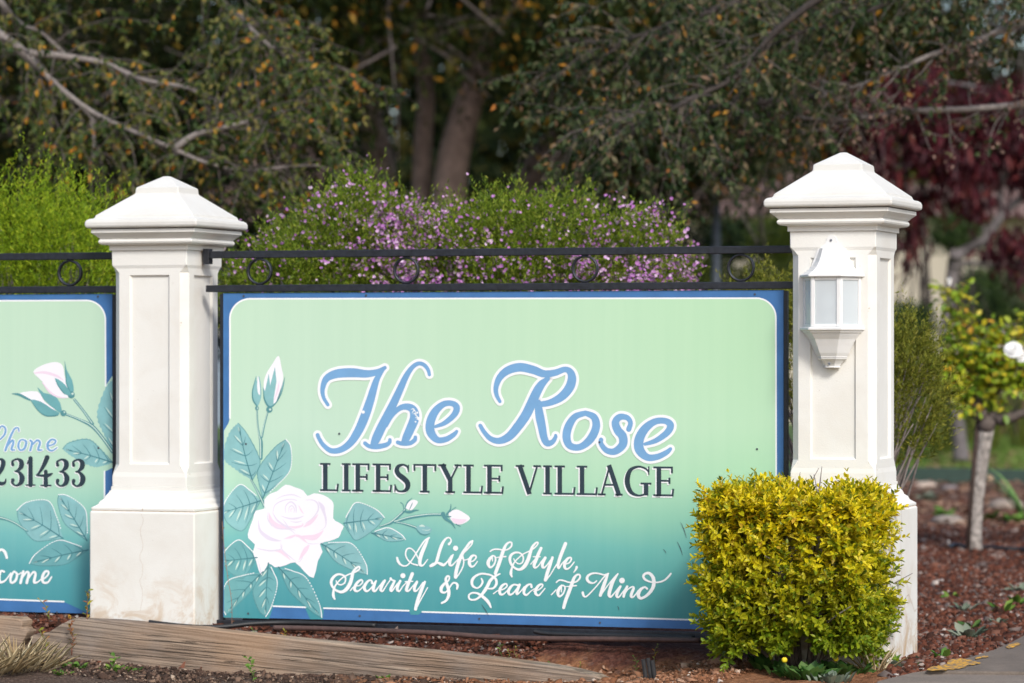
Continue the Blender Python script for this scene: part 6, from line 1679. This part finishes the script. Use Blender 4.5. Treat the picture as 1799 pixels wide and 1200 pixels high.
# --- maroon leaved tree on the right
def maroon_tree():
    g = np.random.default_rng(83); Y = 26.5; K = 1.3
    b = at(1672, 620, Y); b.z = 0
    t = thing('maroon_tree', 'small tree with grey forked trunk and hanging maroon leaves right of the lantern pillar', 'tree', b)
    def q(px, py, dy=0): return at(px, py, Y + dy)
    mb = MB()
    for pp, rr_ in (([(1690, 812), (1684, 760), (1665, 600), (1668, 540), (1674, 470), (1680, 445)], [.05, .045, .038, .036, .036, .038]),
                    ([(1676, 452), (1700, 438), (1730, 420), (1762, 375), (1800, 345), (1840, 320), (1880, 250)], [.036, .032, .030, .028, .025, .02, .014]),
                    ([(1760, 378), (1758, 335), (1770, 290), (1783, 235), (1797, 180), (1810, 60)], [.024, .02, .018, .016, .014, .008]),
                    ([(1672, 470), (1700, 462), (1740, 465), (1790, 460), (1850, 450)], [.02, .016, .014, .012, .006]),
                    ([(1730, 420), (1728, 380), (1722, 330), (1690, 260), (1640, 200)], [.012, .01, .008, .006, .004]),
                    ([(1797, 180), (1700, 150), (1600, 150), (1530, 200)], [.014, .012, .010, .006])):
        sp = catmull([tuple(q(x, y, .05 * math.sin(i * 2))) + (r,) for i, ((x, y), r) in enumerate(zip(pp, rr_))], 5)
        mb.tube([s[:3] for s in sp], [s[3] * K for s in sp], 9)
    mb.build('trunk', plain('maroon_tree_bark', (.13, .115, .115), .9, .35, 20, .5), t)
    ells = [E_(1520, 215, 26.5, 38, 62, .4), E_(1540, 310, 26.5, 34, 40, .3), E_(1640, 250, 26.5, 60, 55, .4), E_(1690, 300, 26.5, 50, 52, .4), E_(1600, 370, 26.7, 22, 50, .3), E_(1710, 350, 26.5, 18, 34, .2), E_(1590, 440, 26.7, 14, 26, .2), E_(1790, 440, 26.5, 26, 40, .3), E_(1820, 240, 26.5, 70, 110, .4), E_(1580, 160, 26.5, 80, 34, .4), E_(1730, 190, 26.5, 60, 40, .4), E_(1760, 430, 26.5, 18, 24, .2), E_(1490, 160, 26.5, 26, 30, .3)]
    P, D, N = clumps(g, ells, 420, 11, .085, 1.2, .1)
    n = len(P); s = g.uniform(.7, 1.25, n)
    leaves('crown', MAROON, P, D, N, .125 * s, .028 * s, parent=t, kind='quad')
maroon_tree()
# --- shrubs and tussocks in the middle distance on the right
def ball_shrub(label, px, py, Y, wpx, hpx, mat, seed, n=160, per=22, leaf=(.05, .022), group=None):
    g = np.random.default_rng(seed); e = E_(px, py, Y, wpx, hpx, wpx / FPX * Y); b = e[0]
    t = thing('leafy_shrub', label, 'shrub', (b[0], b[1], 0), 0, group)
    P, D, N = clumps(g, [e], n, per, .06, -.2, .5); s = g.uniform(.6, 1.2, len(P))
    leaves('foliage', mat, P, D, N, leaf[0] * s, leaf[1] * s, parent=t)
    mb = MB()
    for i in range(9): mb.tube([(b[0] + g.normal() * .05, b[1], -.05), (b[0] + g.normal() * .1, b[1], b[2] * .5), tuple(np.array(b) + g.normal(0, .5, 3) * np.array(e[1]))], [.02, .014, .006], 5)
    mb.build('stems', BARK_D, t)
GS = 'shrubs in the garden beyond the pillar'
SHADEW = 0
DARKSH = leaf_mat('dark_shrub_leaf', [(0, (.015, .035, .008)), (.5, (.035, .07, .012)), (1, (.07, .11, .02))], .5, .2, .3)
ball_shrub('dark round shrub seen above the grey forked trunk', 1685, 405, 34, 46, 38, DARKSH, 91, group=GS)
ball_shrub('lime green shrub peeping right of the pillar cap', 1615, 290, 36, 34, 26, LIME, 92, group=GS)
ball_shrub('dark bushy shrub between the lamp post and the lantern pillar', 1285, 425, 34, 44, 34, DARKSH, 93, group=GS)
ball_shrub('yellow green shrub left of the lantern pillar above the rail', 1360, 425, 33, 44, 36, LIME, 94, group=GS)
ball_shrub('low lime shrub behind the rail right of the pink blossom', 1235, 500, 30, 66, 46, LIME, 95, group=GS)
ball_shrub('low olive shrub touching the lantern pillar behind the rail', 1350, 510, 30, 60, 50, LIME, 96, group=GS)
for i, (px, py, Y, ln, lab) in enumerate(((1605, 640, 30, .95, 'tall green tussock right beside the lantern pillar'), (1655, 650, 29, .75, 'green tussock left of the grey trunk'), (1632, 655, 32, 1.05, 'tallest tussock before the cream house'), (1735, 640, 30, .8, 'yellowish tussock right of the grey trunk'), (1790, 640, 31, .7, 'tussock at the right edge behind the rose'), (1575, 640, 31, .9, 'tussock hidden half behind the lantern pillar'), (1700, 640, 33, .9, 'tussock directly behind the grey trunk'))):
    strappy(lab, px, py, Y, 70, ln, STRAPO, 'grass_tussock', .012, 'tussocks in the garden beyond the pillar', 1.9, 100 + i)
ball_shrub('dark brown green shrub at the right edge under the maroon leaves', 1780, 520, 35, 70, 60, DARKSH, 97, 240, group=GS)
ball_shrub('dark shrub between the grey trunk and the right edge', 1720, 530, 36, 46, 56, DARKSH, 98, 240, group=GS)
ball_shrub('dark shrub directly right of the lantern pillar behind the tussocks', 1600, 580, 36, 36, 46, DARKSH, 99, 200, group=GS)
# reddish mulch mound behind the lawn
mb = MB(); p = at(1740, 560, 37)
mb.ball((p.x + .4, 37, -.15), 1.6, 20, 10, 0, (1.4, .5, .42), .03)
tag(mb.build('mulch_mound', plain('mulch_brown', (.13, .065, .045), .95, .4, 12, .5), base=(p.x, 37, 0)), kind='structure')
# --- far belt of trees that closes the view
g = np.random.default_rng(101)
n = 30000
px = g.uniform(-900, 2700, n); Yb = g.uniform(50, 62, n); zz = g.random(n) ** .8 * (6.6 + 1.2 * np.sin(px * .01))
P = np.stack([(px - CX) / FPX * Yb, Yb, zz], 1)
tag(leaves('woodland', DKGREEN, P, norm(g.normal(0, .7, P.shape) + np.array([0, 0, -.5])), norm(g.normal(0, .6, P.shape) + np.array([0, -.7, .5])), g.uniform(.35, .65, n), g.uniform(.16, .30, n), base=tuple(P[0])), kind='stuff')
# understorey that fills the shade under the big trees
def under(label, px0, px1, Y, top, seed, n):
    g = np.random.default_rng(seed)
    ells = [E_(px0 + (px1 - px0) * (i + .5) / 4, top + g.uniform(20, 90), Y + g.uniform(-.4, .4), (px1 - px0) / 5.2, 95, .7) for i in range(4)] + [E_(px0 + (px1 - px0) * (i + .5) / 4, top + 220, Y + g.uniform(-.4, .4), (px1 - px0) / 5, 120, .8) for i in range(4)]
    b = ells[1][0]; t = thing('understorey_bush', label, 'shrub', (b[0], b[1], 0), 0, 'dark bushes under the shade trees')
    P, D, N = clumps(g, ells, n, 30, .16, .1, .3); s = g.uniform(.6, 1.2, len(P))
    leaves('foliage', DKGREEN, P, D, N, .085 * s, .04 * s, parent=t)
    mb = MB()
    for i in range(12): e = ells[g.integers(len(ells))]; mb.tube([(e[0][0] * .9 + b[0] * .1, e[0][1], -.05), e[0]], [.03, .01], 5)
    mb.build('stems', BARK_D, t)
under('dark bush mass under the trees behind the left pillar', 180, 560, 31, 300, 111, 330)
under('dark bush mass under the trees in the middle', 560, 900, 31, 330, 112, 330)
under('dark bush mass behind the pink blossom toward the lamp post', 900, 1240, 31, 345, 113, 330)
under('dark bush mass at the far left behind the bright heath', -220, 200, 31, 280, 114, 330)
